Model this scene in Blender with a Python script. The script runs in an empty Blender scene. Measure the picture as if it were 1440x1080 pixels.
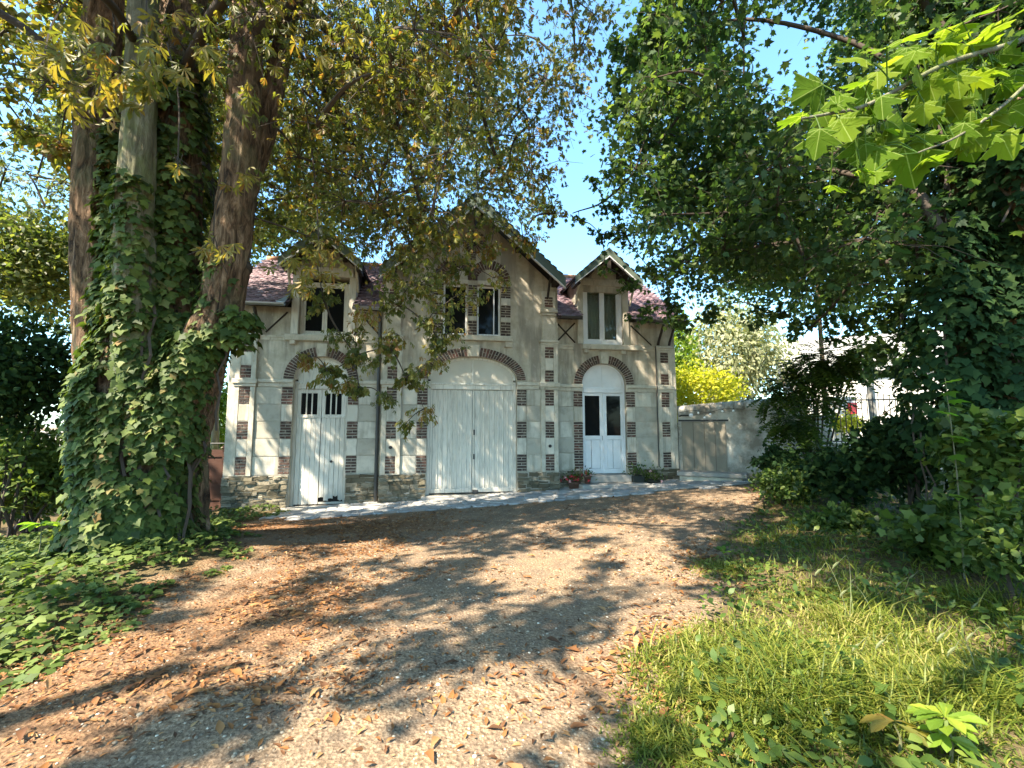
import bpy, bmesh, math, random
import numpy as np
from mathutils import Vector, Matrix

R = math.radians
rnd = random.Random(7)
rng = np.random.default_rng(11)
SC = bpy.context.scene
COL = SC.collection

# ------------------------------------------------------------------ camera, sky, sun, exposure
EYE = 1.6
FPX, PITCH = 620.0, 0.0941
cam_d = bpy.data.cameras.new('camera')
cam_d.sensor_width = 36.0
cam_d.lens = FPX / 1440.0 * 36.0
cam_d.clip_start = 0.05
cam_d.clip_end = 2000
cam = bpy.data.objects.new('camera', cam_d)
COL.objects.link(cam)
cam.location = (0, 0, EYE)
cam.rotation_euler = (math.pi / 2 + PITCH, 0, 0)
SC.camera = cam

SUN_EL, SUN_AZ = R(50), R(228)          # azimuth clockwise from +Y
world = bpy.data.worlds.new('World')
SC.world = world
world.use_nodes = True
wn = world.node_tree
sky = wn.nodes.new('ShaderNodeTexSky')
sky.sky_type = 'NISHITA'
sky.sun_disc = False
sky.sun_elevation = SUN_EL
sky.sun_rotation = SUN_AZ
sky.air_density = 1.0
sky.dust_density = 0.6
sky.ozone_density = 1.0
bg = wn.nodes['Background']
grade = wn.nodes.new('ShaderNodeMix'); grade.data_type = 'RGBA'; grade.blend_type = 'MULTIPLY'; grade.inputs[0].default_value = 1.0
grade.inputs[7].default_value = (0.60, 0.82, 0.86, 1)          # the photograph's cyan sky
wn.links.new(sky.outputs[0], grade.inputs[6])
wn.links.new(grade.outputs[2], bg.inputs[0])
bg.inputs[1].default_value = 0.15
sun_d = bpy.data.lights.new('sun', 'SUN')
sun_d.energy = 4.6
sun_d.angle = R(0.6)
sun_d.color = (1.0, 0.88, 0.71)
sun = bpy.data.objects.new('sun', sun_d)
COL.objects.link(sun)
S = Vector((math.sin(SUN_AZ) * math.cos(SUN_EL), math.cos(SUN_AZ) * math.cos(SUN_EL), math.sin(SUN_EL)))
sun.rotation_euler = S.to_track_quat('Z', 'Y').to_euler()
sun.location = S * 60
SC.view_settings.view_transform = 'Standard'
SC.view_settings.look = 'None'
SC.view_settings.gamma = 1.0
SC.view_settings.use_curve_mapping = False
SC.view_settings.exposure = 2.35
SC.cycles.max_bounces = 10
SC.cycles.diffuse_bounces = 5
SC.cycles.transmission_bounces = 6
SC.cycles.use_denoising = True

# ------------------------------------------------------------------ geometry helpers
FW = np.array([0, math.cos(PITCH), math.sin(PITCH)])
UP = np.array([0, -math.sin(PITCH), math.cos(PITCH)])

def at(px, py, d):
    """world point at depth d along the line of sight measured in the 1440 px wide photograph"""
    v = np.array([(px - 720) / FPX, 0, 0]) + UP * ((540 - py) / FPX) + FW
    return v * d + np.array([0, 0, EYE])

def proj(P):
    """(N,3) world -> pixel x, y and depth"""
    Q = np.asarray(P, float) - np.array([0, 0, EYE])
    d = Q @ FW
    dd = np.where(d < 0.05, 0.05, d)
    return 720 + FPX * Q[..., 0] / dd, 540 - FPX * (Q @ UP) / dd, d

def sstep(a, b, x):
    t = np.clip((np.asarray(x, float) - a) / (b - a), 0, 1)
    return t * t * (3 - 2 * t)

class MB:
    """collects shapes, builds ONE mesh object"""
    def __init__(s):
        s.v = []; s.f = []
    def add(s, vs, fs):
        o = len(s.v)
        s.v += [tuple(map(float, p)) for p in vs]
        s.f += [tuple(i + o for i in f) for f in fs]
        return s
    def box(s, x0, x1, y0, y1, z0, z1):
        return s.add([(x0, y0, z0), (x1, y0, z0), (x1, y1, z0), (x0, y1, z0), (x0, y0, z1), (x1, y0, z1), (x1, y1, z1), (x0, y1, z1)],
                     [(0, 3, 2, 1), (4, 5, 6, 7), (0, 1, 5, 4), (1, 2, 6, 5), (2, 3, 7, 6), (3, 0, 4, 7)])
    def cbox(s, x0, x1, y0, y1, z0, z1, c=0.006):
        """box with chamfered front (-y) edges"""
        return s.add([(x0 + c, y0, z0 + c), (x1 - c, y0, z0 + c), (x1 - c, y0, z1 - c), (x0 + c, y0, z1 - c),
                      (x0, y0 + c, z0), (x1, y0 + c, z0), (x1, y0 + c, z1), (x0, y0 + c, z1),
                      (x0, y1, z0), (x1, y1, z0), (x1, y1, z1), (x0, y1, z1)],
                     [(0, 1, 2, 3), (0, 4, 5, 1), (1, 5, 6, 2), (2, 6, 7, 3), (3, 7, 4, 0),
                      (4, 8, 9, 5), (5, 9, 10, 6), (6, 10, 11, 7), (7, 11, 8, 4), (8, 11, 10, 9)])
    def prism(s, poly, y0, y1):
        """xz polygon (counter-clockwise seen from -y) pulled from y0 to y1"""
        n = len(poly)
        vs = [(x, y0, z) for x, z in poly] + [(x, y1, z) for x, z in poly]
        fs = [tuple(range(n)), tuple(range(2 * n - 1, n - 1, -1))]
        fs += [(i, i + n, (i + 1) % n + n, (i + 1) % n) for i in range(n)]
        return s.add(vs, fs)
    def tube(s, pts, rads, n=8, cap=True, wob=0.0):
        pts = [Vector(p) for p in pts]
        m = len(pts)
        if not hasattr(rads, '__len__'):
            rads = [rads] * m
        vs = []; ref = None
        for i, p in enumerate(pts):
            t = (pts[min(i + 1, m - 1)] - pts[max(i - 1, 0)])
            if t.length < 1e-7: t = Vector((0, 0, 1))
            t.normalize()
            if ref is None:
                ref = Vector((1, 0, 0)) if abs(t.x) < 0.8 else Vector((0, 1, 0))
            a = (ref - t * ref.dot(t)).normalized(); b = t.cross(a); ref = a
            for k in range(n):
                an = 2 * math.pi * k / n
                r = rads[i] * (1 + (rnd.uniform(-wob, wob) if wob else 0))
                vs.append(p + a * (math.cos(an) * r) + b * (math.sin(an) * r))
        fs = []
        for i in range(m - 1):
            for k in range(n):
                fs.append((i * n + k, i * n + (k + 1) % n, (i + 1) * n + (k + 1) % n, (i + 1) * n + k))
        if cap:
            fs.append(tuple(range(n - 1, -1, -1))); fs.append(tuple((m - 1) * n + k for k in range(n)))
        return s.add(vs, fs)
    def lathe(s, c, prof, n=16):
        """prof: (radius, z) list going up, about the vertical through c"""
        vs = []; fs = []
        for r, z in prof:
            for k in range(n):
                a = 2 * math.pi * k / n
                vs.append((c[0] + r * math.cos(a), c[1] + r * math.sin(a), c[2] + z))
        for i in range(len(prof) - 1):
            for k in range(n):
                fs.append((i * n + k, i * n + (k + 1) % n, (i + 1) * n + (k + 1) % n, (i + 1) * n + k))
        fs.append(tuple(range(n - 1, -1, -1))); fs.append(tuple((len(prof) - 1) * n + k for k in range(n)))
        return s.add(vs, fs)
    def mesh(s, name, mat, smooth=False):
        me = bpy.data.meshes.new(name)
        me.from_pydata(s.v, [], s.f)
        me.materials.append(mat)
        if smooth:
            me.polygons.foreach_set('use_smooth', [True] * len(me.polygons))
        me.update()
        return me
    def build(s, name, mat, parent=None, smooth=False, kind=None, label=None):
        return link(name, s.mesh(name, mat, smooth), parent, kind, label)

def link(name, me, parent=None, kind=None, label=None):
    o = bpy.data.objects.new(name, me)
    COL.objects.link(o)
    if parent is not None: o.parent = parent
    if kind: o['kind'] = kind
    if label: o['label'] = label
    return o

def thing(name, label, cat, loc=(0, 0, 0), rz=0.0, group=None):
    o = bpy.data.objects.new(name, None)
    o.empty_display_size = 0.2
    COL.objects.link(o)
    o.location = loc; o.rotation_euler = (0, 0, rz)
    tag(o, label, cat, group)
    return o

def tag(o, label, cat, group=None, kind=None):
    o['label'] = label; o['category'] = cat
    if group: o['group'] = group
    if kind: o['kind'] = kind
    return o

def structure(o):
    o['kind'] = 'structure'
    return o

def np_mesh(name, verts, tris, mat, tint=None, smooth=False):
    """fast mesh from numpy verts (N,3) and faces (M,k)"""
    me = bpy.data.meshes.new(name)
    nv, (nf, k) = len(verts), tris.shape
    me.vertices.add(nv); me.vertices.foreach_set('co', np.ascontiguousarray(verts, np.float32).ravel())
    me.loops.add(nf * k); me.loops.foreach_set('vertex_index', np.ascontiguousarray(tris, np.int32).ravel())
    me.polygons.add(nf); me.polygons.foreach_set('loop_start', np.arange(0, nf * k, k, dtype=np.int32))
    if smooth: me.polygons.foreach_set('use_smooth', np.ones(nf, bool))
    if tint is not None:
        at_ = me.attributes.new('tint', 'FLOAT', 'POINT')
        at_.data.foreach_set('value', np.ascontiguousarray(tint, np.float32))
    me.materials.append(mat)
    me.update(calc_edges=True)
    return me

def unit(a):
    return a / np.maximum(np.linalg.norm(a, axis=-1, keepdims=True), 1e-9)

# leaf outlines: y runs from stalk to tip, z is the fold / droop
def fan(outline):
    n = len(outline)
    return np.array(outline, float), np.array([(0, i, i + 1) for i in range(1, n - 1)])
LEAFLET = (np.array([(0, 0, 0), (-.13, .42, .05), (.13, .42, .05), (0, .45, 0), (-.19, .72, .03), (.19, .72, .03), (0, .75, -.05), (0, 1, -.14)], float),
           np.array([(0, 3, 1), (0, 2, 3), (1, 3, 6), (1, 6, 4), (2, 6, 3), (2, 5, 6), (4, 6, 7), (6, 5, 7)]))
LEAFLET_N = (LEAFLET[0] * [.70, 1, 1.2], LEAFLET[1])
SIMPLE = (np.array([(0, 0, 0), (-.2, .45, .06), (.2, .45, .06), (0, 1, -.08)], float), np.array([(0, 2, 1), (1, 2, 3)]))
OVAL = (np.array([(0, 0, 0), (.22, .25, .05), (.27, .55, .04), (0, 1, -.08), (-.27, .55, .04), (-.22, .25, .05)], float), np.array([(0, 1, 5), (1, 2, 5), (5, 2, 4), (2, 3, 4)]))
MAPLE = fan([(0, 0, 0), (.16, .04, 0), (.36, -.06, -.05), (.30, .16, .0), (.56, .30, -.07), (.36, .40, .02), (.40, .62, -.02), (.20, .58, .03), (.0, 1., -.10),
             (-.20, .58, .03), (-.40, .62, -.02), (-.36, .40, .02), (-.56, .30, -.07), (-.30, .16, 0), (-.36, -.06, -.05), (-.16, .04, 0)])
_h = [(.06, -.02, .01), (.20, -.10, -.02), (.33, -.06, -.05), (.33, .05, -.02), (.53, .09, -.09), (.39, .20, -.02), (.36, .27, .0), (.50, .32, -.04), (.74, .51, -.13), (.60, .52, -.07), (.56, .61, -.07), (.46, .56, -.02), (.34, .58, .0), (.26, .55, .02), (.30, .69, .0), (.35, .78, -.04), (.22, .80, -.02), (.16, .89, -.04)]
_o = [(0, 0, 0)] + _h + [(0, 1.03, -.12)] + [(-x, y, z) for x, y, z in _h[::-1]]
def fine_leaf(outline, centre, zf, rings=3, dens=2):
    """dense blade: rings from the centre to the outline, zf(x, y) lifts it"""
    o = np.array([p[:2] for p in outline], float); pts = []
    for i in range(len(o)):
        for k in range(dens): pts.append(o[i] + (o[(i + 1) % len(o)] - o[i]) * k / dens)
    pts = np.array(pts); n = len(pts); c = np.array(centre); V = [c]
    for r in range(1, rings + 1): V += list(c + (pts - c) * (r / rings))
    V = np.array(V); F = [(0, 1 + i, 1 + (i + 1) % n) for i in range(n)]
    for r in range(rings - 1):
        a, b = 1 + r * n, 1 + (r + 1) * n
        for i in range(n):
            j = (i + 1) % n; F += [(a + i, b + i, b + j), (a + i, b + j, a + j)]
    return np.concatenate([V, zf(V[:, 0], V[:, 1])[:, None]], 1), np.array(F)
_fl = [(0, 0), (.035, .12), (.09, .30), (.15, .48), (.195, .62), (.205, .72), (.17, .84), (.09, .94), (0, 1.02), (-.09, .94), (-.17, .84), (-.205, .72), (-.195, .62), (-.15, .48), (-.09, .30), (-.035, .12)]
def leaflet_fine(k, curl=1.0):
    q = random.Random(k); a, b, c = q.uniform(.2, .6), q.uniform(.1, .4) * curl, q.uniform(0, 6)
    return fine_leaf(_fl, (0, .55), lambda x, y: a * np.abs(x) - b * y ** 2 + .012 * np.sin(y * 34) * (np.abs(x) / .2) + .03 * np.sin(3 * y + c), 2, 2)
IVY = fan([(0, 0, .03), (.30, -.08, -.02), (.34, .22, .0), (.50, .42, -.05), (.26, .58, .02), (0, 1, -.10), (-.26, .58, .02), (-.50, .42, -.05), (-.34, .22, 0), (-.30, -.08, -.02)])

def leaf_mesh(name, tmpl, pos, d, nrm, size, mat, tint=None, smooth=False):
    V, F = tmpl
    pos = np.asarray(pos, float); N = len(pos)
    d = unit(np.asarray(d, float)); x = unit(np.cross(d, nrm)); z = np.cross(x, d)
    size = np.broadcast_to(np.asarray(size, float), (N,))
    w = pos[:, None, :] + size[:, None, None] * (V[None, :, 0, None] * x[:, None] + V[None, :, 1, None] * d[:, None] + V[None, :, 2, None] * z[:, None])
    tris = (F[None] + (np.arange(N) * len(V))[:, None, None]).reshape(-1, F.shape[1])
    if tint is None: tint = rng.random(N)
    return np_mesh(name, w.reshape(-1, 3), tris, mat, np.repeat(tint, len(V)), smooth)

def rdir(n, zscale=1.0):
    v = rng.normal(size=(n, 3)); v[:, 2] *= zscale
    return unit(v)

def curve(pts, n=6):
    """Catmull-Rom through the points"""
    P = [np.asarray(p, float) for p in pts]
    P = [2 * P[0] - P[1]] + P + [2 * P[-1] - P[-2]]
    out = []
    for i in range(1, len(P) - 2):
        for k in range(n):
            t = k / n
            out.append(.5 * ((2 * P[i]) + (-P[i-1] + P[i+1]) * t + (2*P[i-1] - 5*P[i] + 4*P[i+1] - P[i+2]) * t*t + (-P[i-1] + 3*P[i] - 3*P[i+1] + P[i+2]) * t**3))
    out.append(P[-2])
    return out

# ------------------------------------------------------------------ materials
class NT:
    def __init__(s, name):
        s.m = bpy.data.materials.new(name); s.m.use_nodes = True
        s.t = s.m.node_tree; s.t.nodes.clear()
        s.out = s.t.nodes.new('ShaderNodeOutputMaterial')
    def n(s, typ, **kw):
        nd = s.t.nodes.new('ShaderNode' + typ)
        for k, v in kw.items():
            if k in nd.inputs: s.set(nd.inputs[k], v)
            else: setattr(nd, k, v)
        return nd
    def set(s, inp, v):
        if isinstance(v, bpy.types.NodeSocket): s.t.links.new(v, inp)
        elif isinstance(v, tuple) and len(v) == 3 and inp.type == 'RGBA': inp.default_value = (*v, 1)
        else: inp.default_value = v
    def pos(s): return s.n('NewGeometry').outputs['Position']
    def noise(s, scale, detail=4, rough=.55, vec=None, dist=0.0):
        nd = s.n('TexNoise'); nd.inputs['Scale'].default_value = scale; nd.inputs['Detail'].default_value = detail
        nd.inputs['Roughness'].default_value = rough; nd.inputs['Distortion'].default_value = dist
        s.t.links.new(vec if vec is not None else s.pos(), nd.inputs['Vector'])
        return nd.outputs['Fac']
    def vor(s, scale, vec=None, feature='F1', out='Distance'):
        nd = s.n('TexVoronoi'); nd.feature = feature; nd.inputs['Scale'].default_value = scale
        s.t.links.new(vec if vec is not None else s.pos(), nd.inputs['Vector'])
        return nd.outputs[out]
    def ramp(s, fac, stops):
        nd = s.n('ValToRGB'); el = nd.color_ramp.elements
        while len(el) > 1: el.remove(el[-1])
        for i, (p, c) in enumerate(stops):
            e = el[0] if i == 0 else el.new(p)
            e.position = p; e.color = (*c, 1) if isinstance(c, tuple) else (c, c, c, 1)
        s.t.links.new(fac, nd.inputs[0])
        return nd.outputs[0]
    def mix(s, fac, a, b, mode='MIX'):
        nd = s.n('Mix'); nd.data_type = 'RGBA'; nd.blend_type = mode
        s.set(nd.inputs[0], fac); s.set(nd.inputs[6], a); s.set(nd.inputs[7], b)
        return nd.outputs[2]
    def math(s, op, a, b=0.0):
        nd = s.n('Math'); nd.operation = op
        s.set(nd.inputs[0], a); s.set(nd.inputs[1], b)
        return nd.outputs[0]
    def scaled(s, sc, vec=None):
        nd = s.n('Mapping'); nd.inputs['Scale'].default_value = sc
        s.t.links.new(vec if vec is not None else s.pos(), nd.inputs['Vector'])
        return nd.outputs[0]
    def attr(s, name): return s.n('Attribute', attribute_name=name).outputs['Fac']
    def orand(s): return s.n('ObjectInfo').outputs['Random']
    def bump(s, h, strength=.3, dist=.02):
        nd = s.n('Bump'); nd.inputs['Strength'].default_value = strength; nd.inputs['Distance'].default_value = dist
        s.t.links.new(h, nd.inputs['Height'])
        return nd.outputs[0]
    def pbr(s, col, rough=.8, normal=None, spec=.3, metal=0.0, **kw):
        nd = s.n('BsdfPrincipled')
        s.set(nd.inputs['Base Color'], col); s.set(nd.inputs['Roughness'], rough)
        nd.inputs['Specular IOR Level'].default_value = spec; nd.inputs['Metallic'].default_value = metal
        if normal is not None: s.t.links.new(normal, nd.inputs['Normal'])
        for k, v in kw.items(): s.set(nd.inputs[k], v)
        return nd.outputs[0]
    def done(s, sh):
        s.t.links.new(sh, s.out.inputs['Surface'])
        return s.m

def leaf_mat(name, stops, trans=.38, rough=.5, spec=.35, tcol=None, tgain=1.25):
    t = NT(name)
    c = t.ramp(t.attr('tint'), stops)
    c = t.mix(t.math('MULTIPLY', t.noise(9, 2), .5), c, t.mix(1.0, c, (.55, .55, .45), 'MULTIPLY'))
    d = t.pbr(c, rough, spec=spec)
    tr = t.n('BsdfTranslucent')
    t.set(tr.inputs[0], t.mix(1.0, c, tcol or (tgain * 1.15, tgain * 1.2, tgain * .55), 'MULTIPLY'))
    mx = t.n('MixShader'); mx.inputs[0].default_value = trans
    t.t.links.new(d, mx.inputs[1]); t.t.links.new(tr.outputs[0], mx.inputs[2])
    return t.done(mx.outputs[0])

def plain(name, col, rough=.6, var=.15, sc=8, spec=.3, metal=0.0, bump=.0):
    t = NT(name)
    c = t.mix(t.math('MULTIPLY', t.noise(sc, 5), var * 2), col, tuple(x * .45 for x in col))
    nm = t.bump(t.noise(sc * 6, 4), bump, .01) if bump else None
    return t.done(t.pbr(c, rough, nm, spec, metal))

M = {}
def build_materials():
    # lime render on the walls: warm beige with weather stains and rain runs
    t = NT('lime_render')
    runs = t.noise(1.6, 6, .6, t.scaled((2.2, 2.2, .35)))
    blot = t.noise(2.3, 7, .65)
    c = t.ramp(blot, [(.28, (.34, .295, .22)), (.5, (.48, .43, .335)), (.68, (.58, .52, .42))])
    c = t.mix(t.ramp(runs, [(.46, 0.), (.60, .7)]), c, (.22, .195, .16))
    c = t.mix(t.ramp(t.noise(6, 8, .7), [(.58, 0.), (.70, .5)]), c, (.60, .56, .49))
    M['render'] = t.done(t.pbr(c, .92, t.bump(t.noise(45, 5, .7), .35, .01), .15))
    # smooth pale ashlar
    t = NT('ashlar_limestone')
    c = t.ramp(t.orand(), [(0, (.56, .52, .43)), (.5, (.62, .58, .485)), (1, (.50, .46, .37))])
    c = t.mix(t.ramp(t.noise(3.1, 7, .65), [(.46, 0.), (.72, .65)]), c, (.30, .27, .215))
    c = t.mix(t.ramp(t.noise(2.2, 6, .6, t.scaled((2.5, 2.5, .3))), [(.48, 0.), (.62, .6)]), c, (.27, .245, .19))
    zs = t.n('SeparateXYZ'); t.t.links.new(t.pos(), zs.inputs[0])
    c = t.mix(t.ramp(t.math('ADD', zs.outputs[2], t.math('MULTIPLY', t.noise(5, 6, .7), 1.0)), [(.55, .75), (1.15, 0.)]), c, (.17, .155, .11))
    M['ashlar'] = t.done(t.pbr(c, .9, t.bump(t.noise(60, 5, .7), .25, .008), .2))
    t = NT('greyer_limestone')
    c = t.ramp(t.orand(), [(0, (.40, .37, .30)), (1, (.47, .44, .365))])
    c = t.mix(t.ramp(t.noise(4, 7, .65), [(.46, 0.), (.72, .7)]), c, (.27, .245, .19))
    M['ashlar_grey'] = t.done(t.pbr(c, .9, t.bump(t.noise(60, 5, .7), .3, .01), .2))
    t = NT('dressed_stone_trim')
    c = t.ramp(t.noise(3.5, 7, .65), [(.3, (.40, .36, .28)), (.6, (.57, .52, .42))])
    c = t.mix(t.ramp(t.noise(9, 6, .7, t.scaled((1, 1, .4))), [(.55, 0.), (.70, .6)]), c, (.20, .18, .14))
    M['trim'] = t.done(t.pbr(c, .9, t.bump(t.noise(50, 5, .7), .3, .008), .2))
    t = NT('lime_mortar')
    M['mortar'] = t.done(t.pbr(t.ramp(t.noise(12, 5), [(.3, (.36, .32, .26)), (.7, (.50, .45, .37))]), .95, t.bump(t.noise(90, 4), .4, .005), .1))
    t = NT('old_red_brick')
    c = t.ramp(t.orand(), [(0, (.045, .034, .030)), (.5, (.085, .048, .037)), (.85, (.115, .058, .045)), (1, (.155, .070, .053))])
    c = t.mix(t.ramp(t.noise(30, 5, .7), [(.4, 0.), (.75, .6)]), c, (.05, .045, .04))
    c = t.mix(t.ramp(t.noise(7, 6, .7), [(.50, 0.), (.66, .5)]), c, (.26, .22, .17))
    M['brick'] = t.done(t.pbr(c, .85, t.bump(t.noise(120, 4, .7), .4, .004), .25))
    t = NT('rubble_stone')
    c = t.ramp(t.orand(), [(0, (.09, .076, .052)), (.5, (.17, .145, .10)), (1, (.33, .285, .21))])
    c = t.mix(t.ramp(t.noise(14, 7, .7), [(.42, 0.), (.68, .75)]), c, (.10, .095, .06))
    M['rubble'] = t.done(t.pbr(c, .92, t.bump(t.noise(35, 6, .7), .7, .02), .15))
    # old white paint, cracked, grey wood showing
    t = NT('weathered_white_paint')
    grain = t.noise(5, 6, .65, t.scaled((9, 9, .5)))
    c = t.ramp(t.orand(), [(0, (.62, .58, .49)), (1, (.71, .67, .58))])
    c = t.mix(t.ramp(grain, [(.50, 0.), (.68, .75)]), c, (.29, .265, .225))
    low = t.n('SeparateXYZ'); t.t.links.new(t.pos(), low.inputs[0])
    zz = t.math('ADD', low.outputs[2], t.math('MULTIPLY', t.noise(3, 4), .8))
    c = t.mix(t.ramp(zz, [(.10, .45), (.55, 0.)]), c, (.32, .31, .26))
    M['oldpaint'] = t.done(t.pbr(c, .7, t.bump(grain, .25, .006), .25))
    t = NT('white_paint_fresh')
    c = t.ramp(t.noise(3, 5), [(.3, (.68, .68, .68)), (.7, (.80, .80, .80))])
    M['white'] = t.done(t.pbr(c, .45, None, .4))
    M['panel'] = plain('cream_painted_panel', (.64, .59, .49), .7, .18, 5)
    t = NT('flat_clay_roof_tile')
    c = t.ramp(t.attr('tint'), [(0, (.11, .07, .085)), (.45, (.18, .112, .13)), (.8, (.25, .16, .18)), (1, (.24, .19, .22))])  # clay colours shifted to purple for the sky's reflection
    c = t.mix(t.ramp(t.noise(4, 7, .7), [(.5, 0.), (.75, .6)]), c, (.14, .13, .10))
    M['tile'] = t.done(t.pbr(c, .62, t.bump(t.noise(60, 4), .3, .005), .4))
    M['ridge'] = plain('terracotta_ridge', (.52, .27, .15), .8, .3, 7, bump=.3)
    M['green_board'] = plain('faded_green_paint', (.13, .17, .13), .6, .3, 6, bump=.2)
    M['dark_wood'] = plain('dark_stained_timber', (.045, .035, .028), .75, .2, 9, bump=.3)
    M['zinc'] = plain('zinc_sheet', (.33, .35, .38), .38, .25, 5, .5, .75)
    M['dark_pipe'] = plain('dark_iron_pipe', (.06, .058, .055), .5, .2, 9, .4)
    t = NT('window_glass')
    M['glass'] = t.done(t.pbr((.010, .011, .011), .05, None, .12))
    t = NT('clear_pane')
    gl = t.n('BsdfGlossy', Roughness=.03); gl.inputs[0].default_value = (1, 1, 1, 1)
    tp = t.n('BsdfTransparent'); tp.inputs[0].default_value = (.85, .88, .87, 1)
    fr = t.n('Fresnel', IOR=1.5); mx = t.n('MixShader')
    t.t.links.new(t.math('ADD', t.math('MULTIPLY', fr.outputs[0], 1.6), .05), mx.inputs[0]); t.t.links.new(tp.outputs[0], mx.inputs[1]); t.t.links.new(gl.outputs[0], mx.inputs[2])
    M['clear'] = t.done(mx.outputs[0])
    M['curtain'] = plain('grey_curtain', (.56, .55, .51), .9, .2, 6)  # grey of the reflected sky, used as a sheet colour
    M['dark_room'] = plain('dark_interior', (.035, .03, .026), .9, .2, 3)
    M['concrete'] = plain('worn_concrete', (.36, .345, .31), .9, .35, 4, .2, bump=.35)
    t = NT('grey_paving_stone')
    c = t.ramp(t.orand(), [(0, (.24, .24, .235)), (.5, (.32, .318, .305)), (1, (.40, .385, .36))])
    c = t.mix(t.ramp(t.noise(7, 7, .7), [(.45, 0.), (.7, .6)]), c, (.14, .135, .12))
    M['paving'] = t.done(t.pbr(c, .85, t.bump(t.noise(40, 6, .7), .5, .01), .25))
    t = NT('stained_garden_wall_render')
    c = t.ramp(t.noise(1.5, 8, .7), [(.36, (.22, .195, .155)), (.5, (.42, .395, .34)), (.66, (.56, .53, .47))])
    zz = t.n('SeparateXYZ'); t.t.links.new(t.pos(), zz.inputs[0])
    c = t.mix(t.ramp(t.math('ADD', zz.outputs[2], t.math('MULTIPLY', t.noise(4, 6, .7), 1.2)), [(.45, .8), (1.0, 0.)]), c, (.10, .085, .06))
    M['gwall'] = t.done(t.pbr(c, .93, t.bump(t.noise(30, 6, .7), .4, .015), .15))
    M['rust'] = plain('rust_brown_sheet', (.085, .038, .024), .75, .35, 4, bump=.3)
    M['iron'] = plain('black_iron', (.03, .03, .03), .55, .2, 9)
    M['beige_panel'] = plain('weathered_beige_board', (.30, .265, .205), .85, .4, 2.5, bump=.2)
    M['red'] = plain('red_enamel', (.55, .035, .03), .4, .1, 6, .5)
    M['terracotta'] = plain('terracotta_pot', (.16, .09, .065), .8, .3, 9, bump=.2)
    M['darkpot'] = plain('dark_plastic_planter', (.03, .035, .03), .6, .2, 9)
    M['bulb'] = plain('white_glass_bulb', (.82, .82, .80), .2, .02, 4, .5)
    M['housewhite'] = plain('pale_house_render', (.55, .52, .46), .9, .12, 1)
    M['housepink'] = plain('pink_house_render', (.66, .48, .43), .9, .12, 1)
    M['asphalt'] = plain('pale_worn_asphalt', (.30, .28, .27), .9, .2, 3)
    # bark
    t = NT('fissured_brown_bark')
    v = t.scaled((1, 1, .22))
    b = t.noise(11, 8, .7, v, 1.2)
    c = t.ramp(b, [(.36, (.026, .017, .012)), (.5, (.16, .098, .056)), (.64, (.36, .235, .145))])
    c = t.mix(t.ramp(t.noise(2.2, 5), [(.52, 0.), (.68, .5)]), c, (.17, .165, .09))
    M['bark'] = t.done(t.pbr(c, .9, t.bump(b, 1.0, .12), .2))
    t = NT('mossy_grey_bark')
    b = t.noise(12, 8, .7, t.scaled((1, 1, .2)), 1.0)
    c = t.ramp(b, [(.3, (.05, .045, .03)), (.55, (.17, .155, .10)), (.7, (.28, .26, .19))])
    c = t.mix(t.ramp(t.noise(3, 5), [(.45, 0.), (.62, .6)]), c, (.13, .15, .05))
    M['mossbark'] = t.done(t.pbr(c, .92, t.bump(b, .8, .04), .2))
    M['twig'] = plain('dark_twig_bark', (.06, .045, .033), .85, .2, 12)
    M['cutwood'] = plain('orange_torn_wood', (.42, .20, .09), .85, .35, 9, bump=.4)
    # leaves
    M['chestnut'] = leaf_mat('chestnut_leaflet', [(0, (.075, .095, .022)), (.45, (.135, .145, .030)), (.75, (.21, .195, .038)), (.93, (.26, .19, .05)), (1, (.24, .12, .04))], .5, tgain=1.4)
    M['chestnut_far'] = leaf_mat('chestnut_leaflet_green', [(0, (.065, .092, .028)), (.6, (.125, .15, .040)), (1, (.20, .19, .06))], .5, tgain=1.4)
    M['yellowleaf'] = leaf_mat('yellowing_chestnut_leaf', [(0, (.11, .12, .022)), (.5, (.21, .18, .035)), (.85, (.30, .20, .05)), (1, (.28, .12, .04))], .45)
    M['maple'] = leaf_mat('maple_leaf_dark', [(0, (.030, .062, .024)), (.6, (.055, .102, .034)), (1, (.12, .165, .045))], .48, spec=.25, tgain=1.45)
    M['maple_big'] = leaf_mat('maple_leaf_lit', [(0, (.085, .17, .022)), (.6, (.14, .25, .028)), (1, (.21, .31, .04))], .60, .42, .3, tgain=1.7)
    t = NT('maple_leaf_veined')
    oc = t.n('TexCoord').outputs['Object']; sp = t.n('SeparateXYZ'); t.t.links.new(oc, sp.inputs[0])
    ax = t.math('ABSOLUTE', sp.outputs[0]); vein = None
    for dx, dy in ((0, 1), (.74, .51), (.53, .09)):
        L = math.hypot(dx, dy); dist = t.math('ABSOLUTE', t.math('SUBTRACT', t.math('MULTIPLY', ax, dy / L), t.math('MULTIPLY', sp.outputs[1], dx / L)))
        vein = dist if vein is None else t.math('MINIMUM', vein, dist)
    c = t.ramp(t.attr('tint'), [(0, (.060, .115, .010)), (.6, (.105, .175, .014)), (1, (.17, .23, .020))])
    c = t.mix(t.ramp(vein, [(.006, .75), (.018, 0.)]), c, (.33, .40, .12))
    c = t.mix(t.math('MULTIPLY', t.noise(30, 4), .35), c, (.10, .17, .02))
    d = t.pbr(c, .55, spec=.04); tr = t.n('BsdfTranslucent'); t.set(tr.inputs[0], t.mix(1.0, c, (1.45, 1.4, .55), 'MULTIPLY'))
    mx = t.n('MixShader'); mx.inputs[0].default_value = .6
    t.t.links.new(d, mx.inputs[1]); t.t.links.new(tr.outputs[0], mx.inputs[2]); M['maple_vein'] = t.done(mx.outputs[0])
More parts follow.
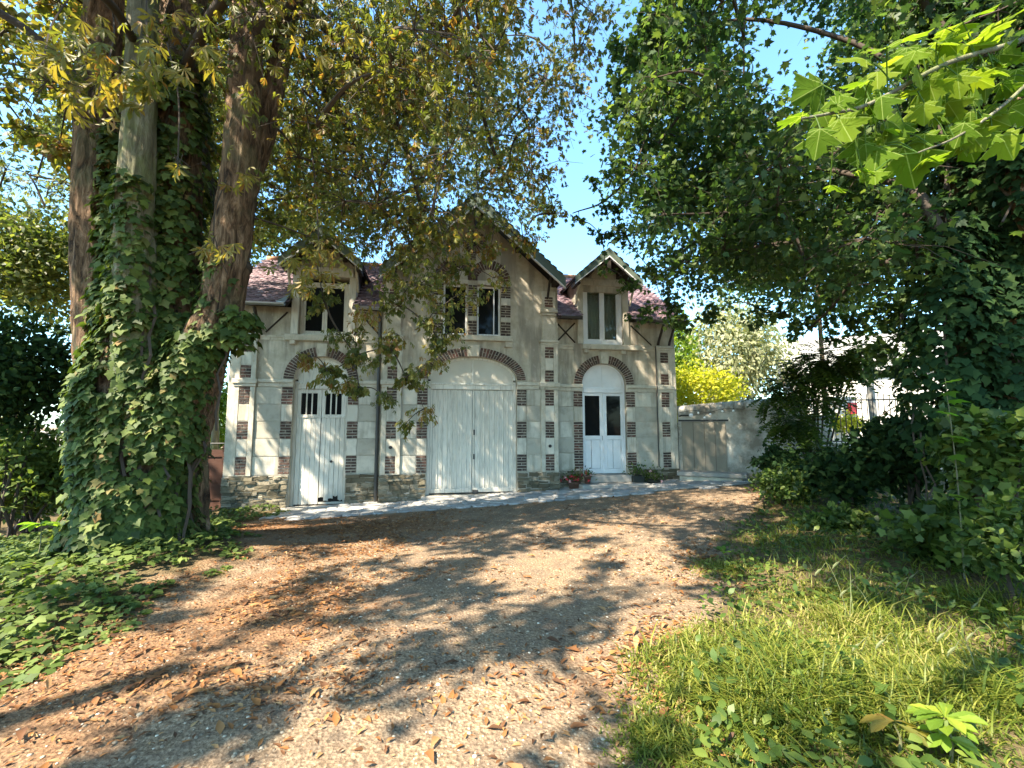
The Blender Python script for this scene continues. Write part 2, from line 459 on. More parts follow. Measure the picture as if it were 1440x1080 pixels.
    M['ivy'] = leaf_mat('ivy_leaf_green', [(0, (.034, .055, .014)), (.5, (.068, .105, .022)), (.85, (.125, .165, .035)), (.96, (.19, .20, .06)), (1, (.22, .13, .05))], .3, .58, .22)
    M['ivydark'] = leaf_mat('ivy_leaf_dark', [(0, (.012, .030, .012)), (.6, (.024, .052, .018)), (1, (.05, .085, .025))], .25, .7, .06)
    M['ground_ivy'] = leaf_mat('ground_ivy_leaf', [(0, (.050, .080, .020)), (.5, (.095, .145, .032)), (1, (.19, .24, .06))], .35, .6, .22)
    M['bush'] = leaf_mat('undergrowth_leaf', [(0, (.032, .062, .014)), (.6, (.072, .125, .022)), (1, (.16, .21, .04))], .4)
    M['sunbush'] = leaf_mat('yellow_bush_leaf', [(0, (.24, .27, .02)), (.6, (.40, .40, .03)), (1, (.52, .46, .04))], .5, tgain=1.3)
    M['willow'] = leaf_mat('willow_leaf_pale', [(0, (.20, .22, .11)), (.6, (.31, .32, .19)), (1, (.42, .41, .27))], .4)
    M['hedge'] = leaf_mat('hedge_leaf_bright', [(0, (.10, .18, .02)), (.6, (.20, .29, .03)), (1, (.32, .38, .05))], .5, tgain=1.3)
    M['grass'] = leaf_mat('grass_blade', [(0, (.055, .090, .012)), (.35, (.125, .165, .022)), (.7, (.25, .26, .045)), (1, (.46, .39, .18))], .45, .5, .3, tgain=1.4)
    M['litter'] = leaf_mat('fallen_leaf', [(0, (.075, .042, .026)), (.35, (.19, .085, .036)), (.7, (.33, .145, .048)), (1, (.42, .27, .13))], .2, .7, .2, (1.2, 1., .7))
    M['petal_red'] = plain('red_petal', (.42, .03, .045), .6, .2, 9)
    M['petal_pink'] = plain('pale_pink_petal', (.70, .42, .42), .6, .2, 9)
    t = NT('pale_pebble')
    M['pebble'] = t.done(t.pbr(t.ramp(t.attr('tint'), [(0, (.16, .125, .085)), (.6, (.30, .24, .165)), (.9, (.44, .37, .27)), (1, (.62, .55, .42))]), .8, None, .25))
    # ground: 'litter' and 'green' are per-vertex zones (leaf cover, soil under plants), 'grit' the bare tan drive
    t = NT('earth_drive')
    fine = t.noise(38, 8, .75); mid = t.noise(3.0, 7, .7); big = t.noise(.8, 5, .6)
    tan = t.ramp(fine, [(.30, (.070, .048, .030)), (.5, (.215, .150, .092)), (.70, (.50, .385, .25))])
    tan = t.mix(t.ramp(mid, [(.40, 0.), (.60, .8)]), tan, t.ramp(fine, [(.3, (.085, .06, .042)), (.7, (.22, .165, .115))]))
    pv = t.vor(42); tan = t.mix(t.ramp(pv, [(.10, .30), (.22, 0.)]), tan, (.46, .38, .27))
    lit = t.ramp(fine, [(.3, (.060, .036, .022)), (.5, (.18, .100, .052)), (.7, (.33, .20, .10))])
    f1 = t.math('ADD', t.attr('litter'), t.math('MULTIPLY', t.math('SUBTRACT', mid, .5), 1.6))
    c = t.mix(t.ramp(f1, [(.35, 0.), (.75, .9)]), tan, lit)
    f2 = t.math('ADD', t.attr('green'), t.math('MULTIPLY', t.math('SUBTRACT', mid, .5), .8))
    c = t.mix(t.ramp(f2, [(.35, 0.), (.7, 1.)]), c, t.ramp(fine, [(.3, (.045, .034, .018)), (.7, (.17, .13, .065))]))
    M['ground'] = t.done(t.pbr(c, .95, t.bump(t.mix(.5, fine, pv), .8, .03), .12))
build_materials()
# ------------------------------------------------------------------ ground
YAW, FD = 0.1765, 12.332
CU = np.array([math.cos(YAW), math.sin(YAW)]); CN = np.array([math.sin(YAW), -math.cos(YAW)])
def uv(x, y):
    return x * CU[0] + (y - FD) * CU[1], x * CN[0] + (y - FD) * CN[1]
def xy(u, v):
    return u * CU[0] + v * CN[0], FD + u * CU[1] + v * CN[1]
TREE_L, TREE_R = (-5.12, 6.1), (6.45, 5.7)

def vnoise(x, y, s, seed=0):
    """smooth value noise on numpy arrays"""
    g = np.random.default_rng(seed).random((64, 64))
    X = np.asarray(x, float) / s; Y = np.asarray(y, float) / s
    xi = np.floor(X).astype(int); yi = np.floor(Y).astype(int)
    fx = X - xi; fy = Y - yi
    fx = fx * fx * (3 - 2 * fx); fy = fy * fy * (3 - 2 * fy)
    a = g[xi % 64, yi % 64]; b = g[(xi + 1) % 64, yi % 64]; c = g[xi % 64, (yi + 1) % 64]; d = g[(xi + 1) % 64, (yi + 1) % 64]
    return (a * (1 - fx) + b * fx) * (1 - fy) + (c * (1 - fx) + d * fx) * fy

def edge_l(y):      # x where the left ground ivy starts
    return np.interp(y, [-2, 2.2, 3.2, 4.2, 5.4, 6.6, 7.6, 9], [-4.0, -3.8, -3.45, -3.35, -3.4, -3.7, -4.3, -5.4])
def edge_wob(x, y): return (vnoise(x, y, .55, 77) - .5) * .9 + (vnoise(x, y, .2, 78) - .5) * .35
def edge_r(y):      # x where the right grass starts
    return np.interp(y, [-2, 2.0, 3.3, 5.2, 6.9, 9, 11.3, 13], [.35, .55, 1.0, 2.0, 3.1, 4.8, 6.2, 6.6])

def gz(x, y):
    x = np.asarray(x, float); y = np.asarray(y, float)
    u, v = uv(x, y)
    z = -0.018 * np.clip(y, -5, 13) + 0.05 * np.clip(u, -9, 8) * sstep(2, 11, y)
    z = z + 0.28 * np.exp(-((x - TREE_L[0]) ** 2 / 3.2 + (y - TREE_L[1]) ** 2 / 4.0))
    z = z + 0.10 * sstep(.2, 1.8, x - edge_r(y)) * sstep(13, 9, y) * sstep(-6, -1, y)
    near = sstep(30, 12, np.abs(x)) * sstep(-14, -6, y) * sstep(11.5, 9.0, y)
    return z + near * ((vnoise(x, y, 1.7, 3) - .5) * .07 + (vnoise(x, y, .5, 4) - .5) * .018)

def build_ground():
    def axis(lo, hi, step, far):
        a = list(np.arange(lo, hi + 1e-6, step)); s = step
        p, q = a[0], a[-1]; L = []; H = []
        while q < far:
            s *= 1.35; q += s; H.append(q); p -= s; L.append(p)
        return np.array(L[::-1] + a + H)
    ax = axis(-9, 9, .12, 600); ay = axis(.4, 13, .10, 600)
    X, Y = np.meshgrid(ax, ay); n, m = X.shape
    V = np.stack([X, Y, gz(X, Y)], -1).reshape(-1, 3)
    idx = np.arange(n * m).reshape(n, m)
    q = np.stack([idx[:-1, :-1], idx[:-1, 1:], idx[1:, 1:], idx[1:, :-1]], -1).reshape(-1, 4)
    me = np_mesh('ground', V, q, M['ground'], None, True)
    x, y = V[:, 0], V[:, 1]
    gl = sstep(.4, -.5, x - edge_l(y) + edge_wob(x, y)); gr = sstep(-.4, .7, x - edge_r(y) + edge_wob(x, y))
    green = np.maximum(gl, gr) * sstep(25, 15, np.abs(y))
    d = x - edge_l(y)
    lit = .62 * sstep(2.8, .2, d) * sstep(13, 10, y) + .85 * np.exp(-((x + 2.2) ** 2 / 3.5 + (y - 8.6) ** 2 / 1.2)) + .42 * np.exp(-((x + 1.6) ** 2 / 2.0 + (y - 3.6) ** 2 / 1.4)) + .5 * np.exp(-((x - .55) ** 2 / .12 + (y - 3.0) ** 2 / .5))
    lit = lit * (.6 + .9 * vnoise(x, y, .8, 9))
    for nm, val in (('litter', np.clip(lit, 0, 1)), ('green', green)):
        a = me.attributes.new(nm, 'FLOAT', 'POINT'); a.data.foreach_set('value', val.astype(np.float32))
    g = structure(link('ground', me))
    return g
ground = build_ground()

# ------------------------------------------------------------------ paved strip in front of the house
def pebble_mesh(name, k, flat=.5):
    r = random.Random(k); bm = bmesh.new(); bmesh.ops.create_icosphere(bm, subdivisions=1, radius=.5)
    for v in bm.verts:
        v.co = Vector((v.co.x * r.uniform(.8, 1.1), v.co.y * r.uniform(.8, 1.1), v.co.z * flat * r.uniform(.8, 1.1)))
    me = bpy.data.meshes.new(name); bm.to_mesh(me); bm.free(); return me

def rough_block(name, k, mat, amp=.06, cuts=1):
    """unit block (0..1)^3, front face towards -y, corners knocked about"""
    r = random.Random(k); c = .06
    mb = MB().cbox(0, 1, 0, 1, 0, 1, c)
    mb.v = [(x + r.uniform(-amp, amp) * .5, y + (r.uniform(-amp, amp) if y < .5 else 0), z + r.uniform(-amp, amp)) for x, y, z in mb.v]
    return mb.mesh(name, mat)

def paving_mesh(k):
    r = random.Random(k); n = 8; top = []; base = []
    for i in range(n):
        a = 2 * math.pi * (i + .5) / n
        q = 1 / max(abs(math.cos(a)), abs(math.sin(a)))
        x, y = .5 * math.cos(a) * q * r.uniform(.86, 1.0), .5 * math.sin(a) * q * r.uniform(.86, 1.0)
        top.append((x * .92, y * .92, r.uniform(-.08, .08))); base.append((x, y, -.35))
    low = [(x, y, -1.2) for x, y, z in base]
    mb = MB().add(top + base + low, [tuple(range(n))] + [(i, i + n, (i + 1) % n + n, (i + 1) % n)[::-1] for i in range(n)] + [(i + n, i + 2 * n, (i + 1) % n + 2 * n, (i + 1) % n + n)[::-1] for i in range(n)])
    return mb.mesh('paving_stone', M['paving'])

def build_pavement():
    # bedding under the stones
    us = np.linspace(-5.9, 7.2, 60); vs = np.linspace(-.05, 2.0, 12); V = []
    for j, v in enumerate(vs):
        for u in us:
            vv = v
            if j == len(vs) - 1: vv = v + (vnoise(u, 0, .6, 21) - .5) * .5 - .25 * (u > 3)
            if u < -5.2: vv = max(vv, 0) * .75
            x, y = xy(u, vv); V.append((x, y, float(gz(x, y)) + (.022 if j < len(vs) - 1 else -.02)))
    idx = np.arange(len(V)).reshape(len(vs), len(us))
    q = np.stack([idx[:-1, :-1], idx[1:, :-1], idx[1:, 1:], idx[:-1, 1:]], -1).reshape(-1, 4)
    pv = structure(link('pavement', np_mesh('pavement', np.array(V), q, M['concrete'], None, True)))
    small = [paving_mesh(k) for k in range(7)]
    r = random.Random(4); n = 0
    v = .14; row = 0
    while v < 1.95:
        h = r.uniform(.22, .30); u = -5.3 + r.uniform(0, .3)
        while u < 6.6:
            big = u > 1.2
            w = r.uniform(.45, .8) if big else r.uniform(.24, .46)
            if not (2.0 - .25 * (u > 3) - v < .25 and r.random() < .35) and not (2.0 < u < 3.9 and v < .75) and not (big and r.random() < .35):
                x, y = xy(u + w / 2, v)
                o = link('paving_stone', small[r.randrange(7)], pv)
                o.location = (x, y, float(gz(x, y)) + .036 + r.uniform(-.006, .008))
                o.rotation_euler = (r.uniform(-.02, .02), r.uniform(-.02, .02), YAW + r.uniform(-.05, .05))
                o.scale = (w * .98, h * .98, .045); n += 1
            u += w
        v += h
    return pv
pavement = build_pavement()

# ------------------------------------------------------------------ the coach house (local x along the front, y into the house, z from eye level)
H = thing('coach_house', 'old stone coach house with three arched doors, brick quoins and a tall middle gable', 'house', (0, FD, EYE), YAW)
CW = -0.30          # front plane of the middle bay
CC, CL, CRR = -1.12, -5.05, 2.73
LV = {1: (1.866, 2.182), 2: (1.206, 1.53), 3: (.542, .987), 4: (-.336, .11), 5: (-1.222, -.775)}

def ell(x, c, a, b, spring):
    t = 1 - ((x - c) / a) ** 2
    return spring + b * math.sqrt(max(t, 0))

def wall(mb, x0, x1, y0, y1, zb, ztop, openings, step=.05):
    """ztop(x) is the top line; openings are (x0, x1, z0, top(x))"""
    xs = {x0, x1}
    for o in openings: xs |= {o[0], o[1]}
    k = int((x1 - x0) / step); xs |= {x0 + (x1 - x0) * i / k for i in range(k + 1)}
    xs = sorted(xs); xs = [x for i, x in enumerate(xs) if i == 0 or x - xs[i - 1] > 1e-4]
    for a, b in zip(xs, xs[1:]):
        m = (a + b) / 2; lo = (zb, zb); lo_y = False
        ops = sorted([o for o in openings if o[0] < m < o[1]], key=lambda o: o[2])
        segs = []
        for o in ops:
            segs.append((lo, (o[2], o[2]), lo_y, True)); lo = (o[3](a), o[3](b)); lo_y = True
        segs.append((lo, (ztop(a), ztop(b)), lo_y, True))
        for (l0, l1), (h0, h1), fl, ft in segs:
            if h0 - l0 < 1e-3 and h1 - l1 < 1e-3: continue
            mb.add([(a, y0, l0), (b, y0, l1), (b, y0, h1), (a, y0, h0)], [(0, 1, 2, 3)])
            mb.add([(a, y1, l0), (b, y1, l1), (b, y1, h1), (a, y1, h0)], [(3, 2, 1, 0)])
            if fl: mb.add([(a, y0, l0), (b, y0, l1), (b, y1, l1), (a, y1, l0)], [(3, 2, 1, 0)])
            mb.add([(a, y0, h0), (b, y0, h1), (b, y1, h1), (a, y1, h0)], [(0, 1, 2, 3)])
    for o in openings:
        for x, s in ((o[0], 1), (o[1], -1)):
            t = o[3](x)
            if t > o[2] + .01:
                mb.add([(x, y0, o[2]), (x, y1, o[2]), (x, y1, t), (x, y0, t)], [(0, 1, 2, 3) if s > 0 else (3, 2, 1, 0)])
    for x in (x0, x1):
        mb.add([(x, y0, zb), (x, y1, zb), (x, y1, ztop(x)), (x, y0, ztop(x))], [(0, 1, 2, 3)])

def dorm_top(c):
    return lambda x: 4.92 - .90 * abs(x - c) if abs(x - c) < .78 else 3.08
SIDE = {'L': dict(x0=-7.25, x1=-3.50, c=CL), 'R': dict(x0=1.26, x1=5.0, c=CRR)}
DA, DB, DS = .675, .61, 1.20        # side door arch
def build_walls():
    for k, s in SIDE.items():
        mb = MB(); c = s['c']
        wall(mb, s['x0'], s['x1'], 0, .38, -2.6, dorm_top(c),
             [(c - DA, c + DA, -2.05 if k == 'L' else -1.40, lambda x, c=c: ell(x, c, DA, DB, DS)), (c - .62, c + .62, 2.37, lambda x: 3.95)])
        mb.build('wall', M['render'], H)
    mb = MB()
    top = lambda x: 6.02 - .90 * abs(x - CC)
    wall(mb, -3.50, 1.26, CW, CW + .40, -2.6, top,
         [(CC - 1.2, CC + 1.2, -1.81, lambda x: ell(x, CC, 1.2, .63, 1.24)), (-1.94, -1.29, 2.45, lambda x: 3.88), (-1.02, -.37, 2.45, lambda x: 3.88)])
    mb.build('wall', M['render'], H)
    mb = MB()                                   # flanks of the middle block, ends and back
    for x in (-3.50, 1.22):
        mb.box(x, x + .04, CW + .41, 3.2, -2.6, 3.86)
    mb.build('wall', M['render'], H)
    for x in (-7.25, 4.80):
        mb = MB(); pr = [(0.385, -2.6), (5.4, -2.6), (5.4, 3.0), (2.5, 5.1), (.385, 3.45)]
        n = len(pr); vs = [(x, y, z) for y, z in pr] + [(x + .2, y, z) for y, z in pr]
        mb.add(vs, [tuple(range(n))[::-1], tuple(range(n, 2 * n))] + [(i, (i + 1) % n, (i + 1) % n + n, i + n) for i in range(n)])
        mb.build('wall', M['render'], H)
    MB().box(-7.0, 4.75, 5.2, 5.4, -2.6, 3.0).build('wall', M['render'], H)
    MB().box(-7.0, 4.75, .40, 5.1, 2.1, 2.2).build('upper_floor', M['dark_room'], H)
    MB().box(-7.0, 4.75, 2.6, 2.7, -2.6, 4.9).build('inner_wall', M['dark_room'], H)
build_walls()

unit_stone = [rough_block('stone', k, M['ashlar'], .012) for k in range(4)]
unit_grey = [rough_block('stone', k + 60, M['ashlar_grey'], .012) for k in range(4)]
unit_brick = [rough_block('brick', k + 9, M['brick'], .09) for k in range(5)]
unit_rubble = [rough_block('rubble_stone', k + 30, M['rubble'], .24) for k in range(12)]
BR = random.Random(3)
def block(name, meshes, x0, x1, y, d, z0, z1, gap=.005):
    o = link(name, meshes[BR.randrange(len(meshes))], H)
    o.location = (x0 + gap, y + BR.uniform(-.004, .004), z0 + gap); o.scale = (x1 - x0 - 2 * gap, d, z1 - z0 - 2 * gap)
    return o
brick_n = [0]; rest = MB()
def brick(x0, x1, y, z0, z1, hide=False):
    if hide or brick_n[0] >= 296:
        rest.cbox(x0 + .004, x1 - .004, y + BR.uniform(-.003, .003), y + .05, z0 + .004, z1 - .004, .004)
    else:
        brick_n[0] += 1; block('brick', unit_brick, x0, x1, y, .05, z0, z1, .004)
back_m = MB()
def brick_patch(x0, x1, y, z0, z1, n, hide=False):
    back_m.box(x0, x1, y + .004, y + .04, z0, z1)
    h = (z1 - z0) / n
    for i in range(n):
        a = z0 + i * h + .006; b = z0 + (i + 1) * h - .006
        if i % 2: brick(x0, x1, y - .010, a, b, hide)
        else:
            m = (x0 + x1) / 2 + BR.uniform(-.01, .01)
            brick(x0, m - .005, y - .010, a, b, hide); brick(m + .005, x1, y - .010, a, b, hide)

trim = MB()
def pilaster(c, y, zs_up, w=.48, hide=False):
    """ladder of brick and stone between two narrow fillets"""
    f = .115; x0, x1 = c - w / 2, c + w / 2; i0, i1 = x0 + f, x1 - f
    yf = y - .07
    MB().box(x0 + .01, x1 - .01, yf + .02, y + .05, -1.25, 2.25).build('pilaster_core', M['trim'], H)
    for a, b in ((-1.25, .985), (1.18, 2.24)):
        trim.cbox(x0, i0, yf, y, a, b, .006).cbox(i1, x1, yf, y, a, b, .006)
    zc = -1.25
    for L in (5, 4, 3):
        a, b = LV[L]
        if a - zc > .02: block('stone', unit_stone, i0, i1, yf + .004, .05, zc, a)
        brick_patch(i0, i1, yf + .012, a, b, 6, hide); zc = b
    zc = 1.18
    for L in (2, 1):
        a, b = LV[L]
        if a - zc > .02: block('stone', unit_stone, i0, i1, yf + .004, .05, zc, a)
        brick_patch(i0, i1, yf + .012, a, b, 4, hide); zc = b
    trim.cbox(i0, i1, yf + .004, y, zc, 2.24, .004)
    # band round the pilaster and its cap
    trim.cbox(x0 - .05, x1 + .05, yf - .05, y, 1.06, 1.18, .012).cbox(x0 - .02, x1 + .02, yf - .02, y, .985, 1.06, .01)
    trim.cbox(x0 - .04, x1 + .04, yf - .04, y, 2.30, 2.37, .012).cbox(x0 - .015, x1 + .015, yf - .015, y, 2.24, 2.30, .008)

def jamb(x0, x1, y, full=False):
    zc = -1.25
    for L in ((5, 4, 3)):
        a, b = LV[L]
        if a - zc > .02:
            if full and L == 4: brick_patch(x0, x1, y - .02, zc, a, 6)
            else: block('stone', unit_stone, x0, x1, y - .028, .05, zc, a)
        brick_patch(x0, x1, y - .02, a, b, 6); zc = b

def panel(x0, x1, y):
    zs = [-1.25, -.775, -.336, .11, .542, .985]
    for i, (a, b) in enumerate(zip(zs, zs[1:])):
        block('stone', unit_grey if i % 2 or BR.random() < .2 else unit_stone, x0, x1, y - .022 - .006 * (i % 2), .05, a, b)

def band(x0, x1, y):
    trim.cbox(x0, x1, y - .09, y, 1.09, 1.18, .012).cbox(x0, x1, y - .05, y, .985, 1.09, .01)

def fronts():
    # left bay, right bay, middle bay
    pilaster(-6.85, 0, None); pilaster(4.62, 0, None); pilaster(.99, CW, None); pilaster(-3.23, CW, None, hide=False)
    for c, pl, pr, y, a in ((CL, -6.61, -3.53, 0, DA), (CRR, 1.29, 4.38, 0, DA), (CC, -2.99, .75, CW, 1.2)):
        jl, jr = (c - a - .265, c - a), (c + a, c + a + .265)
        jamb(*jl, y, full=(c == CRR)); jamb(*jr, y)
        panel(pl, jl[0], y); panel(jr[1], pr, y)
        band(pl + .05 if c != CRR else pl, c - a, y); band(c + a, pr - (.05 if c != CL else 0), y)
    trim.cbox(-7.25, -7.1, -.03, 0, -1.25, 2.3, .006)
    trim.cbox(4.87, 5.0, -.03, 0, -1.25, 2.3, .006)
    for x0, x1 in ((-6.57, CL - .9), (CL + .9, -3.5), (1.27, CRR - .93), (CRR + 1.2, 4.34)):
        trim.cbox(x0, x1, -.045, 0, 2.27, 2.33, .008).cbox(x0, x1, -.025, 0, 2.20, 2.27, .005)
    # rubble plinth
    for x0, x1, y, zb in ((-7.25, CL - DA - .03, 0, -2.35), (CL + DA + .03, -3.50, 0, -2.2), (-3.50, CC - 1.22, CW, -2.1), (CC + 1.22, 1.26, CW, -1.92), (1.27, CRR - DA - .03, 0, -1.9), (CRR + DA + .03, 5.0, 0, -1.8)):
        back_m.box(x0, x1, y - .03, y, zb - .2, -1.256)
        z = -1.262
        while z > zb:
            h = BR.uniform(.06, .125); x = x0
            while x < x1 - .02:
                w = min(BR.uniform(.10, .34), x1 - x)
                if x1 - x - w < .1: w = x1 - x
                block('rubble_stone', unit_rubble, x, x + w, y - .062 + BR.uniform(-.022, .022), .06, z - h + BR.uniform(-.008, .008), z + BR.uniform(-.008, .008), .007); x += w
            z -= h
fronts()

def arch_bricks(c, y, a, b, spring, t, n, t0=0.0, t1=math.pi, name='arch_brick', skip=0.0):
    """two rings of header bricks round an elliptic arch; skip = half width of the keystone"""
    back = []
    for i in range(n):
        for r0, r1, sh in ((.0, .5, 0), (.5, 1., 0)):
            A = t0 + (t1 - t0) * (i + .12) / n; B = t0 + (t1 - t0) * (i + .88) / n
            if i % 2: q0, q1 = (0, .98) if r0 == 0 else (None, None)
            else: q0, q1 = r0 + .02, r1 - .03
            if q0 is None: continue
            P = []
            for ang, q in ((A, q0), (B, q0), (B, q1), (A, q1)):
                P.append((c + (a + t * q) * math.cos(ang), spring + (b + t * q) * math.sin(ang)))
            if max(abs(p[0] - c) for p in P) < skip + .03 and P[0][1] > spring + b * .8: continue
            if skip and min(abs(p[0] - c) for p in P) < skip and P[0][1] > spring + b * .5: continue
            P = P if (P[1][0] - P[0][0]) * (P[2][1] - P[0][1]) - (P[1][1] - P[0][1]) * (P[2][0] - P[0][0]) > 0 else P[::-1]
            yj = y + BR.uniform(-.004, .004)
            MB().prism(P, yj, yj + .05).build(name, M['brick'], H)
    k = 40; ring = MB()
    for i in range(k):
        A = t0 + (t1 - t0) * i / k; B = t0 + (t1 - t0) * (i + 1) / k
        ring.prism([(c + a * math.cos(A), spring + b * math.sin(A)), (c + (a + t) * math.cos(A), spring + (b + t) * math.sin(A)),
                    (c + (a + t) * math.cos(B), spring + (b + t) * math.sin(B)), (c + a * math.cos(B), spring + b * math.sin(B))], y + .012, y + .045)
    back_m.add(ring.v, ring.f)

def key(c, y, z0, z1, w0, w1):
    MB().prism([(c - w0, z0), (c + w0, z0), (c + w1, z1), (c - w1, z1)], y - .06, y + .05).build('keystone', M['trim'], H)

arch_bricks(CL, -.03, DA, DB, DS, .25, 34, skip=.13); key(CL, -.03, DS + DB - .01, 2.13, .10, .13)
arch_bricks(CRR, -.03, DA, DB, DS, .25, 34, skip=.13); key(CRR, -.03, DS + DB - .01, 2.13, .10, .13)
arch_bricks(CC, CW - .03, 1.2, .63, 1.24, .25, 48, skip=.16); key(CC, CW - .03, 1.86, 2.17, .13, .16)
# brick pattern in the tall gable: two round arches over the windows, a stem and a round rosette
for c in (-1.615, -.695):
    arch_bricks(c, CW - .02, .335, .34, 3.98, .27, 18)
    for q0, q1 in ((2.46, 2.85), (2.98, 3.32), (3.52, 3.86)):
        brick_patch(c + .325 if c > -1.1 else c - .60, c + .60 if c > -1.1 else c - .325, CW - .008, q0, q1, 5)
for q0, q1 in ((2.46, 2.85), (2.98, 3.32), (3.52, 3.86)):
    brick_patch(-1.275, -1.035, CW - .008, q0, q1, 5)
for a, b in ((2.85, 2.98), (3.32, 3.52)):
    for x0, x1 in ((-1.275, -1.035), (-.37, -.095), (-2.215, -1.94)):
        block('stone', unit_stone, x0, x1, CW - .02, .05, a, b)
brick_patch(-1.24, -1.07, CW - .008, 4.56, 4.80, 4)
arch_bricks(CC, CW - .02, .12, .12, 5.08, .22, 20, 0, 2 * math.pi)
MB().lathe((0, 0, 0), [(.115, 0), (.115, .03)], 20).build('oculus', M['dark_room'], H).matrix_local = Matrix.Translation((CC, CW - .012, 5.08)) @ Matrix.Rotation(R(90), 4, 'X')
trim.cbox(-1.99, -1.28, CW - .03, CW + .02, 3.87, 3.99, .008).cbox(-1.03, -.32, CW - .03, CW + .02, 3.87, 3.99, .008)
rest.build('brickwork', M['brick'], H, kind='stuff')
back_m.build('mortar_bed', M['mortar'], H, kind='stuff')

# tall piers above the middle pilasters
for c in (-3.23, .99):
    trim.cbox(c - .19, c + .19, CW - .05, CW, 2.37, 3.08, .008)
    trim.cbox(c - .25, c + .25, CW - .11, CW, 3.16, 3.24, .012).cbox(c - .22, c + .22, CW - .08, CW, 3.08, 3.16, .01)
    trim.cbox(c - .20, c + .20, CW - .05, CW, 3.24, 3.78, .008)
    brick_n[0] = 0 if False else brick_n[0]
    for i in range(4):
        z = 3.32 + i * .075
        for a, b in (((c - .12, c - .004), (c + .004, c + .12)) if i % 2 else ((c - .12, c + .12),)):
            block('brick', unit_brick, a, b, CW - .06, .04, z, z + .066, .004)
# window sills with their corbels
def sill(x0, x1, y, z0, z1, proud):
    MB().cbox(x0, x1, y - proud, y + .1, z0, z1, .012).build('window_sill', M['trim'], H)
sill(CL - .92, CL + .92, 0, 2.20, 2.36, .12); sill(CRR - .68, CRR + 1.17, 0, 2.21, 2.36, .13); sill(-2.35, -.05, CW, 2.30, 2.44, .12)
for x in (CRR - .62, CRR + .52, CL - .8, CL + .66):
    trim.cbox(x, x + .14, -.10, 0, 2.10, 2.205, .012)
for x in (-.25, -2.2):
    trim.cbox(x, x + .2, CW - .09, CW, 2.14, 2.295, .012)
for i in range(0, len(trim.v), 12):
    b = MB(); b.v = trim.v[i:i + 12]; b.f = [tuple(q - i for q in f) for f in trim.f[i // 12 * 10:i // 12 * 10 + 10]]
    b.build('trim_stone', M['trim'], H)

# ------------------------------------------------------------------ doors
def arched_panel(c, a, b, spring, y, x0, x1, z0, t=.03, inset=.0):
    n = 14; P = [(x0, z0), (x1, z0)]
    for i in range(n + 1):
        x = x1 + (x0 - x1) * i / n
        P.append((x, max(ell(x, c, a, b, spring) - inset, z0 + .01)))
    return MB().prism(P, y, y + t)

